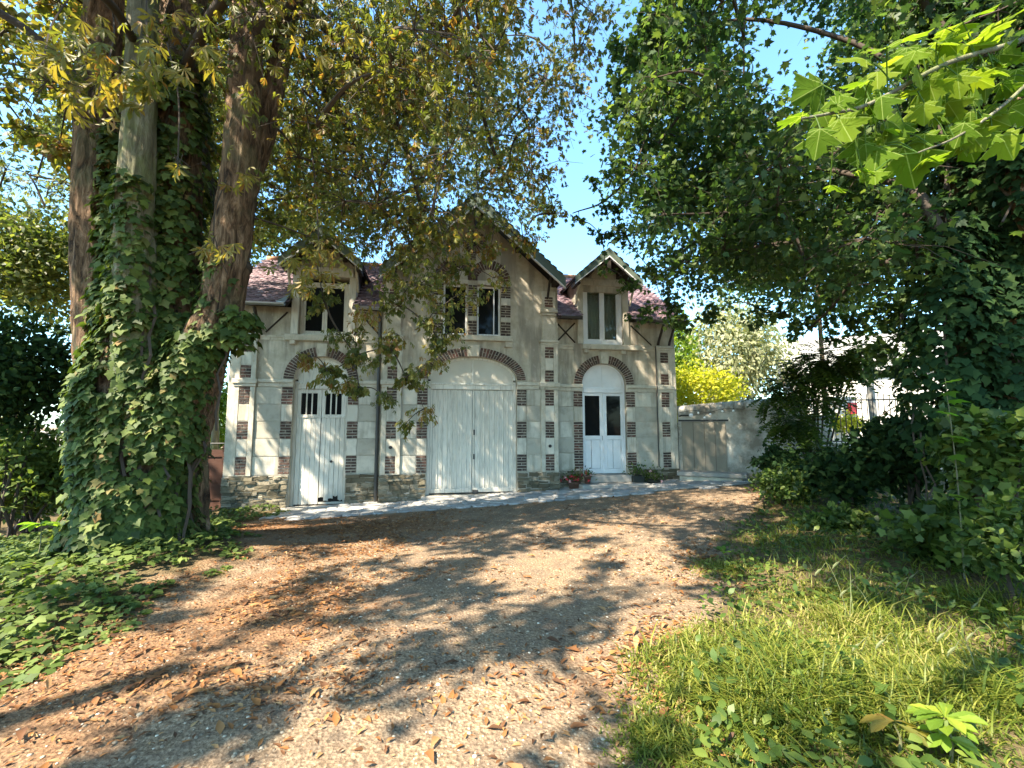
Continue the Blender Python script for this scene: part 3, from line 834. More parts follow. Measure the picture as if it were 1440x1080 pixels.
def plank_door(c, a, b, spring, y, z0, n, name, label=None, battens=False, winds=False):
    fr = MB()
    # surrounding frame: two posts, transom beam, arch band
    fr.box(c - a + .004, c - a + .075, y - .02, y + .10, z0, spring - .05).box(c + a - .075, c + a - .004, y - .02, y + .10, z0, spring - .05)
    ztr = .97 if not winds else .955
    fr.cbox(c - a + .076, c + a - .076, y - .045, y + .10, ztr, ztr + .17, .012)
    fr.cbox(c - a + .076, c + a - .076, y - .07, y - .046, ztr + .12, ztr + .168, .01)
    for i in range(24):
        A, B = math.pi * i / 24, math.pi * (i + 1) / 24; t = .07
        zc = spring - .05
        fr.prism([(c + (a - t) * math.cos(A), spring + (b - t) * math.sin(A)), (c + (a - .004) * math.cos(A), spring + (b - .004) * math.sin(A)),
                  (c + (a - .004) * math.cos(B), spring + (b - .004) * math.sin(B)), (c + (a - t) * math.cos(B), spring + (b - t) * math.sin(B))], y - .02, y + .08)
    fr.box(c - .02, c + .02, y - .012, y + .05, ztr + .17, spring + b - .06)
    d = fr.build(name, M['oldpaint'], H, label=label)
    for s in (-1, 1):
        x0, x1 = (c - a + .07, c - .021) if s < 0 else (c + .021, c + a - .07)
        arched_panel(c, a, b, spring, y + .01, x0, x1, ztr + .171, .03, .03).build('lunette_panel', M['panel'] if not winds else M['oldpaint'], d)
    MB().box(c - a + .08, c + a - .08, y + .09, y + .1, z0, ztr).build('door_backing', M['dark_room'], d)
    for s in (-1, 1):
        x0, x1 = (c - a + .08, c - .006) if s < 0 else (c + .006, c + a - .08)
        zt = ztr - .008; zl = zt
        if winds:                                   # glazed top with three narrow lights
            zl = .20; wz0, wz1 = .29, .845
            wx0, wx1 = x0 + .085, x1 - .10
            f = MB().box(x0, x1, y, y + .05, zl, wz0).box(x0, x1, y, y + .05, wz1, zt).box(x0, wx0, y, y + .05, wz0, wz1).box(wx1, x1, y, y + .05, wz0, wz1)
            for k in (1, 2):
                xm = wx0 + (wx1 - wx0) * k / 3; f.box(xm - .016, xm + .016, y + .006, y + .04, wz0, wz1)
            f.cbox(x0, x1, y - .015, y, zl, zl + .05, .008)
            f.build('window_frame', M['oldpaint'], d)
            for k in range(3):
                MB().box(wx0 + (wx1 - wx0) * k / 3 + .016, wx0 + (wx1 - wx0) * (k + 1) / 3 - .016, y + .02, y + .026, wz0, wz1).build('pane', M['glass'], d)
        st = .06 if not winds else .0
        zb = z0 + (.04 if not winds else .03)
        m = n; px0, px1 = x0 + st, x1 - st * .4
        if st:
            MB().cbox(x0, x0 + st - .004, y - .012, y + .04, zb, zl, .006).build('stile', M['oldpaint'], d)
            MB().cbox(x1 - st * .4 + .004, x1, y - .012, y + .04, zb, zl, .006).build('stile', M['oldpaint'], d)
        for k in range(m):
            a0 = px0 + (px1 - px0) * k / m; a1 = px0 + (px1 - px0) * (k + 1) / m
            low = zb
            if winds and s > 0: low = zb + [.16, .07, .12, .20, .10, .14][k % 6]        # rotted plank ends
            P = [(a0 + .004, low + BR.uniform(0, .01)), ((a0 + a1) / 2, low + (BR.uniform(-.03, .03) if low > zb else 0)), (a1 - .004, low + BR.uniform(0, .01)), (a1 - .004, zl - .004), (a0 + .004, zl - .004)]
            yy = y + BR.uniform(-.004, .004)
            MB().prism(P, yy, yy + .03).build('plank', M['oldpaint'], d)
            if not winds:                            # moulded cover strip on each joint
                MB().cbox(a1 - .014, a1 + .014, y - .016, y, zb + .1, zl - .02, .006).build('cover_strip', M['oldpaint'], d)
        if not winds:
            MB().cbox(x0, x1, y - .03, y - .012, zb, zb + .11, .008).build('kick_board', M['oldpaint'], d)
        elif s > 0:
            MB().box(x0, x1, y + .0, y + .02, zb, zb + .05).build('kick_board', M['oldpaint'], d)
    return d
d1 = plank_door(CC, 1.2, .63, 1.24, CW + .14, -1.81, 8, 'carriage_door')
MB().cbox(CC + .01, CC + .16, CW + .06, CW + .1, -1.80, -1.70, .01).build('door_stop', M['dark_pipe'], d1)
for z in (-.25, -.9):
    MB().cbox(CC + .03, CC + .07, CW + .11, CW + .125, z, z + .14, .004).build('latch', M['iron'], d1)
d2 = plank_door(CL, DA, DB, DS, .13, -2.04, 5, 'arched_door', 'narrow plank door with rotted foot and two small barred lights', winds=True)
MB().lathe((0, 0, 0), [(.03, 0), (.035, .02), (.02, .05)], 10).build('door_knob', M['iron'], d2).matrix_local = Matrix.Translation((CL + .29, .13, -.93)) @ Matrix.Rotation(R(90), 4, 'X')
MB().cbox(CL - .80, CL + .74, -.40, .30, -2.25, -2.045, .015).build('doorstep', M['concrete'], H)
MB().cbox(CC - 1.32, CC + 1.3, CW - .12, CW + .3, -2.0, -1.812, .015).build('doorstep', M['concrete'], H)

def french_door(c, y):
    z0, ztr = -1.375, .955
    a, b, sp = DA, DB, DS
    fr = MB().box(c - a + .004, c - a + .07, y - .01, y + .08, z0, sp).box(c + a - .07, c + a - .004, y - .01, y + .08, z0, sp)
    fr.cbox(c - a + .071, c + a - .071, y - .03, y + .08, ztr, ztr + .15, .012)
    for i in range(24):
        A, B = math.pi * i / 24, math.pi * (i + 1) / 24; t = .06
        fr.prism([(c + (a - t) * math.cos(A), sp + (b - t) * math.sin(A)), (c + (a - .004) * math.cos(A), sp + (b - .004) * math.sin(A)),
                  (c + (a - .004) * math.cos(B), sp + (b - .004) * math.sin(B)), (c + (a - t) * math.cos(B), sp + (b - t) * math.sin(B))], y - .01, y + .07)
    fr.box(c - .018, c + .018, y - .005, y + .05, ztr + .15, sp + b - .05)
    d = fr.build('french_door', M['white'], H, label='white double door glazed above with panels below')
    for s in (-1, 1):
        x0, x1 = (c - a + .07, c - .019) if s < 0 else (c + .019, c + a - .07)
        arched_panel(c, a, b, sp, y + .012, x0, x1, ztr + .151, .03, .03).build('lunette_panel', M['white'], d)
        x0, x1 = (c - a + .074, c - .004) if s < 0 else (c + .004, c + a - .074)
        zt = ztr - .006; gb, gt = -.29, .87; so = .055 if s < 0 else .085; si = .085 if s < 0 else .055
        if s < 0: l, r_ = .04, .10
        else: l, r_ = .10, .06
        lf = MB().box(x0, x0 + l, y, y + .05, z0, zt).box(x1 - r_, x1, y, y + .05, z0, zt)
        lf.box(x0 + l, x1 - r_, y, y + .05, gt, zt).box(x0 + l, x1 - r_, y, y + .05, gb - .12, gb).box(x0 + l, x1 - r_, y, y + .05, z0, z0 + .13)
        leaf = lf.build('door_leaf', M['white'], d)
        MB().box(x0 + l, x1 - r_, y + .022, y + .028, gb, gt).build('pane', M['glass'], d)
        xm = x0 + l + .18
        MB().cbox(x0 + l + .004, xm, y + .012, y + .04, z0 + .134, gb - .124, .01).build('door_panel', M['white'], d)
        MB().cbox(xm + .012, x1 - r_ - .004, y + .012, y + .04, z0 + .134, gb - .124, .01).build('door_panel', M['white'], d)
    MB().cbox(c - .012, c + .012, y - .02, y, z0 + .05, zt, .006).build('cover_strip', M['white'], d)
    MB().tube([(c - .05, y, -.30), (c - .05, y - .05, -.30), (c - .05, y - .05, -.42)], .009, 6).build('door_handle', M['zinc'], d)
    MB().box(c + .40, c + .47, y + .06, y + .07, .15, .62).build('paper_notice', M['white'], d)
french_door(CRR, .12)
MB().cbox(CRR - .70, CRR + .72, -.34, .12, -1.58, -1.39, .015).build('doorstep', M['concrete'], H)
MB().cbox(CRR - .95, CRR + 1.02, -.72, -.02, -1.95, -1.585, .02).build('doorstep', M['concrete'], H)

# ------------------------------------------------------------------ windows
def casement(c, hw, y, z0, z1, name, mat, gmat, fw=.06, mull=.05, left_open=False, label=None):
    fr = MB().box(c - hw, c - hw + fw, y - .01, y + .07, z0, z1).box(c + hw - fw, c + hw, y - .01, y + .07, z0, z1)
    fr.box(c - hw + fw, c + hw - fw, y - .01, y + .07, z0, z0 + fw).box(c - hw + fw, c + hw - fw, y - .01, y + .07, z1 - fw, z1)
    w = fr.build(name, mat, H, label=label)
    for s in (-1, 1):
        x0, x1 = (c - hw + fw + .003, c - .003) if s < 0 else (c + .003, c + hw - fw - .003)
        a, b = z0 + fw + .003, z1 - fw - .003; t = mull
        sash = MB().box(x0, x0 + t, y, y + .05, a, b).box(x1 - t, x1, y, y + .05, a, b).box(x0 + t, x1 - t, y, y + .05, a, a + t).box(x0 + t, x1 - t, y, y + .05, b - t, b)
        sash.build('sash', mat, w)
        MB().box(x0 + t, x1 - t, y + .022, y + .028, a + t, b - t).build('pane', gmat, w)
    return w
casement(CL - .02, .615, .16, 2.375, 3.83, 'window', M['oldpaint'], M['glass'], .07, .06, label='dark two-leaf dormer window with peeling white paint')
w = casement(CRR, .615, .06, 2.375, 4.13, 'window', M['white'], M['clear'], .09, .07, label='modern white two-leaf dormer window with grey curtain')
cu_ = MB()  # wavy grey sheet added behind the panes, stands in for reflected sky
P = []
for i in range(41):
    x = CRR - .56 + 1.12 * i / 40; P.append((x, .30 + .022 * math.sin(i * 1.9) + .01 * math.sin(i * .7)))
cu_.add([(x, y, 2.4) for x, y in P] + [(x, y, 4.0) for x, y in P], [(i, i + 1, i + 42, i + 41) for i in range(40)])
cu_.build('curtain', M['curtain'], H, smooth=True)
# lintel and side posts of the dormers
for c, mt in ((CL, 'oldpaint'), (CRR, 'trim')):
    d = MB().cbox(c - .72, c + .72, -.05, .10, 3.96 if c < 0 else 4.14, 4.2 if c < 0 else 4.34, .012)
    d.cbox(c - .80, c - .622, -.05, .20, 2.37, 3.958 if c < 0 else 4.138, .012).cbox(c + .622, c + .80, -.05, .20, 2.37, 3.958 if c < 0 else 4.138, .012)
    d.build('dormer_post', M[mt], H)
for c in (-1.615, -.695):
    hw = .322; y = CW + .12; z0, z1 = 2.455, 3.87
    w = MB().box(c - hw, c - hw + .045, y, y + .06, z0, z1).box(c + hw - .045, c + hw, y, y + .06, z0, z1).box(c - hw + .045, c + hw - .045, y, y + .06, z0, z0 + .06).box(c - hw + .045, c + hw - .045, y, y + .06, z1 - .05, z1).build('window', M['white'], H, label='tall narrow upper window with thin white frame')
    MB().box(c - hw + .046, c + hw - .046, y + .03, y + .036, z0 + .06, z1 - .05).build('pane', M['glass'], w)
    if c > -1:
        MB().box(c + .13, c + .16, y - .02, y + .028, z0 + .06, z1 - .05).build('sash', M['white'], w)

# ------------------------------------------------------------------ roofs
class Tiles:
    def __init__(s): s.v = []; s.f = []; s.t = []
    def plane(s, O, A, U, la, lu, ok=None, w=.17, e=.115):
        O, A, U = Vector(O), Vector(A).normalized(), Vector(U).normalized(); Nn = A.cross(U)
        if Nn.z < 0: Nn = -Nn
        rows = int(lu / e); r = random.Random(5)
        for j in range(rows):
            n = int(la / w)
            for i in range(n + 1):
                a0 = (i - (.5 if j % 2 else 0)) * w; a1 = a0 + w - .006
                if a0 < -.1 or a1 > la + .1: continue
                m = O + A * ((a0 + a1) / 2) + U * (j * e)
                if ok and not ok(m): continue
                lift = .026 + r.uniform(-.005, .007); sk = r.uniform(-.006, .006)
                b = len(s.v)
                def P(a, u, h): return O + A * a + U * (j * e + u) + Nn * h
                tp = [P(a0, .015 + sk, lift), P(a0 + w * .25, -.012 + sk, lift), P(a0 + w * .72, -.012 + sk, lift), P(a1, .015 + sk, lift), P(a1, e + .03, .008), P(a0, e + .03, .008)]
                lo = [p - Nn * .014 for p in tp[:4]]
                s.v += tp + lo
                s.f += [(b, b + 1, b + 2), (b, b + 2, b + 3), (b, b + 3, b + 4), (b, b + 4, b + 5)]
                for k in range(3): s.f += [(b + k, b + 6 + k, b + 7 + k), (b + k, b + 7 + k, b + k + 1)]
                s.t += [r.random()] * 10
    def build(s, name):
        me = np_mesh(name, np.array([tuple(p) for p in s.v]), np.array(s.f), M['tile'], np.array(s.t))
        return link(name, me, H, 'stuff')
SLP = (5.23 - 3.05) / 2.95
def main_z(y): return 3.05 + SLP * (y + .45)
def build_roofs():
    deck = MB()
    th = .07
    F_, B_, D_ = ((-.45, 3.05), (2.5, 5.23)), ((5.5, 3.01), (2.5, 5.23)), ((1.25, main_z(1.25)), (2.5, 5.23))
    for x0, x1, ((ya, za), (yb, zb)) in ((-7.42, CL - .78, F_), (CL + .78, -3.46, F_), (CL - .78, CL + .78, D_), (-7.42, -3.46, B_), (1.22, CRR - .78, F_), (CRR + .78, 5.17, F_), (CRR - .78, CRR + .78, D_), (1.22, 5.17, B_)):
        if True:
            deck.add([(x0, ya, za), (x1, ya, za), (x1, yb, zb), (x0, yb, zb), (x0, ya, za - th), (x1, ya, za - th), (x1, yb, zb - th), (x0, yb, zb - th)],
                     [(0, 1, 2, 3), (7, 6, 5, 4), (0, 4, 5, 1), (1, 5, 6, 2), (2, 6, 7, 3), (3, 7, 4, 0)])
    deck.add([(-3.46, 2.4, 5.14), (1.22, 2.4, 5.14), (1.22, 5.5, 3.0), (-3.46, 5.5, 3.0)], [(0, 1, 2, 3)])
    r1 = deck.build('roof', M['dark_wood'], H)
    T = Tiles()
    def ok_l(m): return abs(m.x - CL) > .80 or m.z > 4.92 - .9 * abs(m.x - CL) + .3
    def ok_r(m): return abs(m.x - CRR) > .80 or m.z > 4.92 - .9 * abs(m.x - CRR) + .3
    T.plane((-7.42, -.47, 3.05), (1, 0, 0), (0, 1, SLP), 3.96, 3.66, ok_l); T.plane((1.24, -.47, 3.05), (1, 0, 0), (0, 1, SLP), 3.93, 3.66, ok_r)
    T.plane((-7.42, 5.5, 3.02), (1, 0, 0), (0, -1, SLP), 12.5, 3.66, None, .34, .23)
    # gabled roofs: (centre, apex z, half width, front y, back y)
    for c, za, hw, y0, y1, big in ((CC, 6.20, 2.42, -.85, 2.6, True), (CL, 5.08, .98, -.55, 2.0, False), (CRR, 5.08, .98, -.55, 2.0, False)):
        zb = za - .90 * hw; g = MB()
        for s in (-1, 1):
            q = [(c, y0, za), (c + s * hw, y0, zb), (c + s * hw, y1, zb), (c, y1, za)]
            q2 = [(x, y, z - .06) for x, y, z in q]
            g.add(q + q2, [(0, 1, 2, 3), (7, 6, 5, 4), (0, 4, 5, 1), (1, 5, 6, 2), (2, 6, 7, 3)])
            ok = (lambda m: m.z > main_z(m.y) - .05) if not big else None
            T.plane((c + s * (hw + .02), y0, zb - .01), (0, 1, 0), (-s * 1, 0, .90), y1 - y0, hw * 1.345, ok)
        g.build('gable_roof', M['dark_wood'], H)
        # painted barge boards with a pale lower edge
        wd = .32 if big else .22
        for s in (-1, 1):
            n = 1; P = [(c, za + .02), (c, za + .02 - wd * 1.15), (c + s * (hw + .03), zb + .02 - wd * .95), (c + s * (hw + .03), zb + .0)]
            if s > 0: P = P[::-1]
            MB().prism(P[::-1], y0 - .045, y0 - .002).build('barge_board', M['green_board'], H)
            e = .028
            P = [(c, za + .02 - wd * 1.15), (c, za + .02 - wd * 1.15 - e * 1.3), (c + s * (hw + .03), zb + .02 - wd * .95 - e), (c + s * (hw + .03), zb + .02 - wd * .95)]
            if s > 0: P = P[::-1]
            MB().prism(P[::-1], y0 - .06, y0 + .02).build('edge_strip', M['white'], H)
            # purlin ends and a curved strut under the eaves
            for f in (.12, .5, .93):
                x = c + s * hw * f; z = za - .9 * hw * f - .12
                MB().cbox(x - .05, x + .05, y0 + .002, -.0 if not big else CW, z - .14, z - .02, .008).build('purlin', M['dark_wood'], H)
            x = c + s * hw * .86
            yy = 0 if not big else CW
            zt = za - .9 * hw * .86 - .14
            MB().tube(curve([(x, yy - .03, zt - .62), (x, yy - .16, zt - .42), (x, y0 + .12, zt - .03)], 5), .035, 6).build('eave_bracket', M['dark_wood'] if big else M['trim'], H)
        MB().cbox(c - .055, c + .055, y0 - .03, y0 + .07, za - (.95 if big else .62), za - .12, .01).build('king_post', M['dark_wood'], H)
    T.build('roof_tile')
    # cheeks of the dormers
    for c in (CL, CRR):
        for s in (-1, 1):
            x = c + s * .74; pr = [(.10, main_z(.10) - .1), (1.05, main_z(1.05) - .1), (1.05, 4.30), (.10, 4.30)]
            vs = [(x - .04, y, z) for y, z in pr] + [(x + .04, y, z) for y, z in pr]
            MB().add(vs, [(0, 1, 2, 3), (7, 6, 5, 4), (0, 4, 5, 1), (1, 5, 6, 2), (2, 6, 7, 3), (3, 7, 4, 0)]).build('dormer_cheek', M['zinc'] if c < 0 else M['render'], H)
    # lead flashing leaning at the foot of the left dormer
    MB().add([(CL - .83, -.06, 3.42), (CL - .83, -.47, 3.10), (CL - 1.05, -.44, 3.12), (CL - .83, -.06, 3.40), (CL - .83, -.47, 3.08), (CL - 1.05, -.44, 3.10)], [(0, 1, 2), (5, 4, 3), (0, 3, 4, 1), (1, 4, 5, 2), (2, 5, 3, 0)]).build('flashing', M['zinc'], H)
    # ridge tiles
    for x0, x1 in ((-7.4, -3.3), (1.1, 5.15)):
        n = int((x1 - x0) / .34)
        base = MB().tube([(0, 0, 0), (.32, 0, 0)], [.10, .115], 8).mesh('ridge_tile', M['ridge'], True)
        for i in range(n):
            o = link('ridge_tile', base, H); o.location = (x0 + i * .34, 2.5, 5.24 + rnd.uniform(-.008, .008))
    # gutters and down pipes
    for x0, x1 in ((-7.42, CL - .82), (CL + .82, -3.55), (1.3, CRR - .82), (CRR + .82, 5.17)):
        pts = 7; vs = []; m = MB()
        for x in (x0, x1):
            for k in range(pts):
                a = math.pi * k / (pts - 1); vs.append((x, -.52 - .065 * math.cos(a), 3.05 - .075 * math.sin(a)))
            for k in range(pts):
                a = math.pi * k / (pts - 1); vs.append((x, -.52 - .058 * math.cos(a), 3.05 - .068 * math.sin(a)))
        f = []
        o = 2 * pts
        for k in range(pts - 1):
            f += [(k, k + 1, k + 1 + o, k + o), (k + pts, k + pts + o, k + pts + 1 + o, k + pts + 1)]
        f += [(0, o, o + pts, pts), (pts - 1, 2 * pts - 1, o + 2 * pts - 1, o + pts - 1), tuple(range(pts)) + tuple(range(2 * pts - 1, pts - 1, -1)), tuple(o + k for k in list(range(pts - 1, -1, -1)) + list(range(pts, 2 * pts)))]
        m.add(vs, f); m.build('gutter', M['zinc'] if x1 < 0 else M['dark_pipe'], H)
    MB().tube([(-3.60, -.46, 3.0), (-3.60, -.12, 2.75), (-3.60, -.10, 2.2), (-3.60, -.13, 1.2), (-3.60, -.10, .9), (-3.60, -.10, -2.15)], .045, 8).build('down_pipe', M['dark_pipe'], H)
    MB().tube([(4.335, -.10, 2.36), (4.335, -.10, 1.2), (4.335, -.13, 1.1), (4.335, -.09, .9), (4.335, -.09, -1.2)], .018, 6).build('down_pipe', M['dark_pipe'], H)
    # diagonal struts carrying the eaves of the wings, crossed timber on the render
    for x in (-7.05, -6.6, 4.44, 4.80, ):
        MB().tube([(x, -.06, 2.40), (x, -.10, 2.5), (x, -.42, 2.95)], .045, 4).build('eave_bracket', M['dark_wood'], H)
    for x0, x1, z0, z1 in ((1.30, 1.86, 2.40, 2.98), (1.86, 1.30, 2.40, 2.98), (3.60, 4.25, 2.98, 2.40), (-3.6, -4.1, 2.40, 2.95), (-6.45, -5.95, 2.4, 2.95)):
        MB().tube([(x0, -.012, z0), (x1, -.012 - .004 * (x0 > x1), z1)], .022, 4).build('wall_timber', M['dark_wood'], H)
    # small iron anchors on the pilasters
    for c in (-3.23, .99):
        MB().lathe((0, 0, 0), [(.045, 0), (.045, .015), (.02, .03)], 10).build('wall_anchor', M['iron'], H).matrix_local = Matrix.Translation((c, CW - .07, -.555)) @ Matrix.Rotation(R(90), 4, 'X')
build_roofs()
# ------------------------------------------------------------------ garden wall, gates, railing, street
def seg_frame(p0, p1):
    p0, p1 = np.array(p0, float), np.array(p1, float); L = np.linalg.norm(p1 - p0)
    return p0, math.atan2(p1[1] - p0[1], p1[0] - p0[0]), L

def build_garden_wall():
    p0, a, L = seg_frame((4.98, 13.28), (7.9, 11.85))
    W = thing('garden_wall', 'stained grey rendered garden wall running right from the house corner', 'wall', (p0[0], p0[1], 0), a)
    zt = lambda s: 2.12 + .24 * s / L
    m = MB()
    n = 16
    for i in range(n):
        s0, s1 = L * i / n, L * (i + 1) / n
        m.add([(s0, 0, -.5), (s1, 0, -.5), (s1, 0, zt(s1)), (s0, 0, zt(s0)), (s0, .32, -.5), (s1, .32, -.5), (s1, .32, zt(s1)), (s0, .32, zt(s0))],
              [(0, 1, 2, 3), (7, 6, 5, 4)] + ([(4, 0, 3, 7)] if i == 0 else []) + ([(1, 5, 6, 2)] if i == n - 1 else []))
    m.build('wall_face', M['gwall'], W)
    base = MB().tube([(0, .0, 0), (.27, .0, .008)], [.20, .215], 10).mesh('coping_tile', M['ridge'] if False else M['gwall'], True)
    k = int(L / .25)
    for i in range(k):
        o = link('coping_tile', base, W); s = i * .25
        o.location = (s, .16, zt(s) - .12); o.rotation_euler = (0, -math.atan(.24 / L), rnd.uniform(-.03, .03)); o.scale = (1, 1.05, .95)
    # boarded doorway with an iron lintel
    d = MB().box(.10, 1.28, -.05, -.003, .30, 1.72).build('boarded_door', M['beige_panel'], W)
    for x in (.42, .72, 1.0):
        MB().box(x - .004, x + .004, -.054, -.0505, .31, 1.71).build('board_joint', M['dark_wood'], d)
    MB().box(.02, 1.36, -.07, -.003, 1.725, 1.775).build('lintel', M['iron'], W)
    st = thing('stone_step', 'wide pale concrete slab below the boarded door in the garden wall', 'step', (p0[0], p0[1], 0), a)
    MB().cbox(-.02, 1.75, -.62, -.06, .18, .30, .02).build('slab', M['concrete'], st)
    MB().cbox(.04, 1.65, -.52, -.06, -.4, .178, .02).build('riser', M['trim'], st)
    lp = thing('wall_lamp', 'round white globe lamp on a dark arm above the boarded door', 'lamp', (p0[0], p0[1], 0), a)
    MB().tube([(.06, -.02, 1.88), (.10, -.12, 1.90), (.34, -.14, 1.90)], .022, 6).build('arm', M['iron'], lp)
    MB().lathe((.38, -.14, 1.84), [(.01, 0), (.045, .015), (.062, .06), (.045, .105), (.01, .12)], 12).build('globe', M['bulb'], lp, True)
    sl = thing('string_lights', 'string of small white bulbs hung along the garden wall top', 'string lights', (p0[0], p0[1], 0), a)
    cab = curve([(.05, -.06, 1.98), (.45, -.10, 2.05), (.85, -.10, 1.98), (1.25, -.10, 2.08), (1.75, -.10, 2.06)], 8)
    MB().tube(cab, .006, 5).build('cable', M['iron'], sl)
    for s, z in ((.58, 2.00), (.74, 1.86), (.90, 1.96), (1.22, 2.04), (1.5, 2.05)):
        b = MB().lathe((s, -.10, z - .07), [(.006, 0), (.03, .02), (.034, .045), (.012, .075)], 10).build('bulb', M['bulb'], sl, True)
        MB().tube([(s, -.10, z + .005), (s, -.10, z + .035)], .014, 6).build('socket', M['iron'], b)
build_garden_wall()

def build_railing():
    p0, a, L = seg_frame((8.45, 11.7), (12.6, 10.6))
    F = thing('iron_railing', 'black iron railing on a low dark wall beside the street', 'railing', (p0[0], p0[1], 0), a)
    MB().cbox(0, L, -.12, .15, -.4, 1.0, .03).build('low_wall', M['gwall'], F)
    MB().cbox(-.02, L, -.16, .19, 1.003, 1.07, .02).build('coping', M['concrete'], F)
    for z in (1.17, 2.25):
        MB().box(0, L, -.018, .018, z, z + .035).build('rail', M['iron'], F)
    bar = MB().tube([(0, 0, 1.072), (0, 0, 2.40), (0, 0, 2.46)], [.011, .011, .003], 6).mesh('bar', M['iron'])
    for i in range(int(L / .125)):
        o = link('bar', bar, F); o.location = (.08 + i * .125, -.0, 0)
    gp = thing('gate_pier', 'weathered grey stone gate pier half hidden under the climbing shrub', 'pier', (8.15, 11.75, 0), a)
    MB().cbox(-.22, .22, -.22, .22, -.4, 1.75, .03).build('shaft', M['gwall'], gp)
    MB().cbox(-.28, .28, -.28, .28, 1.752, 1.88, .04).build('cap', M['concrete'], gp)
    tag(MB().tube([(9.72, 11.9, -.3), (9.74, 11.9, 1.5), (9.70, 11.92, 3.6)], [.10, .09, .08], 10).build('street_post', M['concrete']), 'pale round post standing just beyond the iron railing', 'post')
    lb = thing('letter_box', 'small red letter box on a white gate pillar across the street', 'letter box', (*at(1198, 600, 17.5)[:2], 0))
    x, y = 0, 0
    MB().cbox(-.13, .13, -.20, -.02, 2.05, 2.50, .02).build('box', M['red'], lb)
    MB().box(-.09, .09, -.206, -.2005, 2.38, 2.41).build('slot', M['iron'], lb)
    tag(MB().cbox(-.75, .22, 0, .4, -.4, 2.75, .03).build('gate_pillar', M['housewhite']), 'white rendered pillar carrying the red letter box', 'pillar').location = (*at(1198, 600, 17.5)[:2], 0)
build_railing()

def build_house(name, label, x, y, w, d, h, rz, mat, nwin):
    t = thing(name, label, 'house', (x, y, -.2), rz)
    MB().box(-w / 2, w / 2, 0, d, -.5, h).build('wall', M[mat], t)
    MB().add([(-w / 2 - .4, -.4, h - .2), (w / 2 + .4, -.4, h - .2), (w / 2 + .4, d / 2, h + d * .35), (-w / 2 - .4, d / 2, h + d * .35), (-w / 2 - .4, d + .4, h - .2), (w / 2 + .4, d + .4, h - .2)],
             [(0, 1, 2, 3), (3, 2, 5, 4), (0, 3, 4), (1, 5, 2), (0, 4, 5, 1)]).build('roof', M['concrete'], t)
    for i in range(nwin):
        for z in (.9, 3.5):
            if z + 1.3 > h: continue
            xx = -w / 2 + w * (i + .5) / nwin
            f = MB().box(xx - .5, xx + .5, -.05, -.003, z, z + 1.3).build('window', M['white'], t)
            MB().box(xx - .42, xx - .03, -.056, -.0505, z + .08, z + 1.22).build('pane', M['glass'], f)
            MB().box(xx + .03, xx + .42, -.056, -.0505, z + .08, z + 1.22).build('pane', M['glass'], f)
build_house('street_house', 'pale sunlit house across the street behind the railing', 20.5, 24, 9, 7, 5.0, -.5, 'housewhite', 0)
build_house('street_house', 'pink rendered house further right across the street', 30.5, 21, 9, 7, 5.2, -.7, 'housepink', 3)
# street
st = MB(); 
for i in range(10):
    x0, x1 = 8 + i * 4, 12 + i * 4
    st.add([(x0, 14.2 - i * .9, 0), (x1, 13.3 - i * .9, 0), (x1, 20.5 - i * .9, 0), (x0, 21.4 - i * .9, 0)], [(0, 1, 2, 3)])
st.v = [(x, y, float(gz(x, y)) + .03) for x, y, z in st.v]
structure(st.build('street', M['asphalt']))

def build_left_gate():
    p0, a, L = seg_frame((-9.15, 11.35), (-7.42, 11.55))
    G = thing('metal_gate', 'low rust brown sheet metal gate left of the house', 'gate', (p0[0], p0[1], 0), a)
    MB().box(0, L, -.02, .02, -.55, .98).build('sheet', M['rust'], G)
    for x in (.0, L - .06):
        MB().box(x, x + .06, -.05, -.0205, -.6, 1.10).build('post', M['rust'], G)
    MB().tube([(0, 0, 1.14), (L, 0, 1.14)], .018, 6).build('rail', M['iron'], G)
    for z in (-.3, .8):
        MB().box(.06, L - .06, -.045, -.0205, z, z + .05).build('brace', M['rust'], G)
build_left_gate()
p0, a, L = seg_frame((-26, 13.0), (-11.2, 14.2))
bw = thing('boundary_wall', 'low pale sunlit boundary wall behind the shrubs at far left', 'wall', (p0[0], p0[1], 0), a)
MB().box(0, L, 0, .25, -.8, 1.35).build('wall_face', M['housewhite'], bw)
MB().cbox(-.05, L + .05, -.06, .31, 1.353, 1.43, .02).build('coping', M['concrete'], bw)

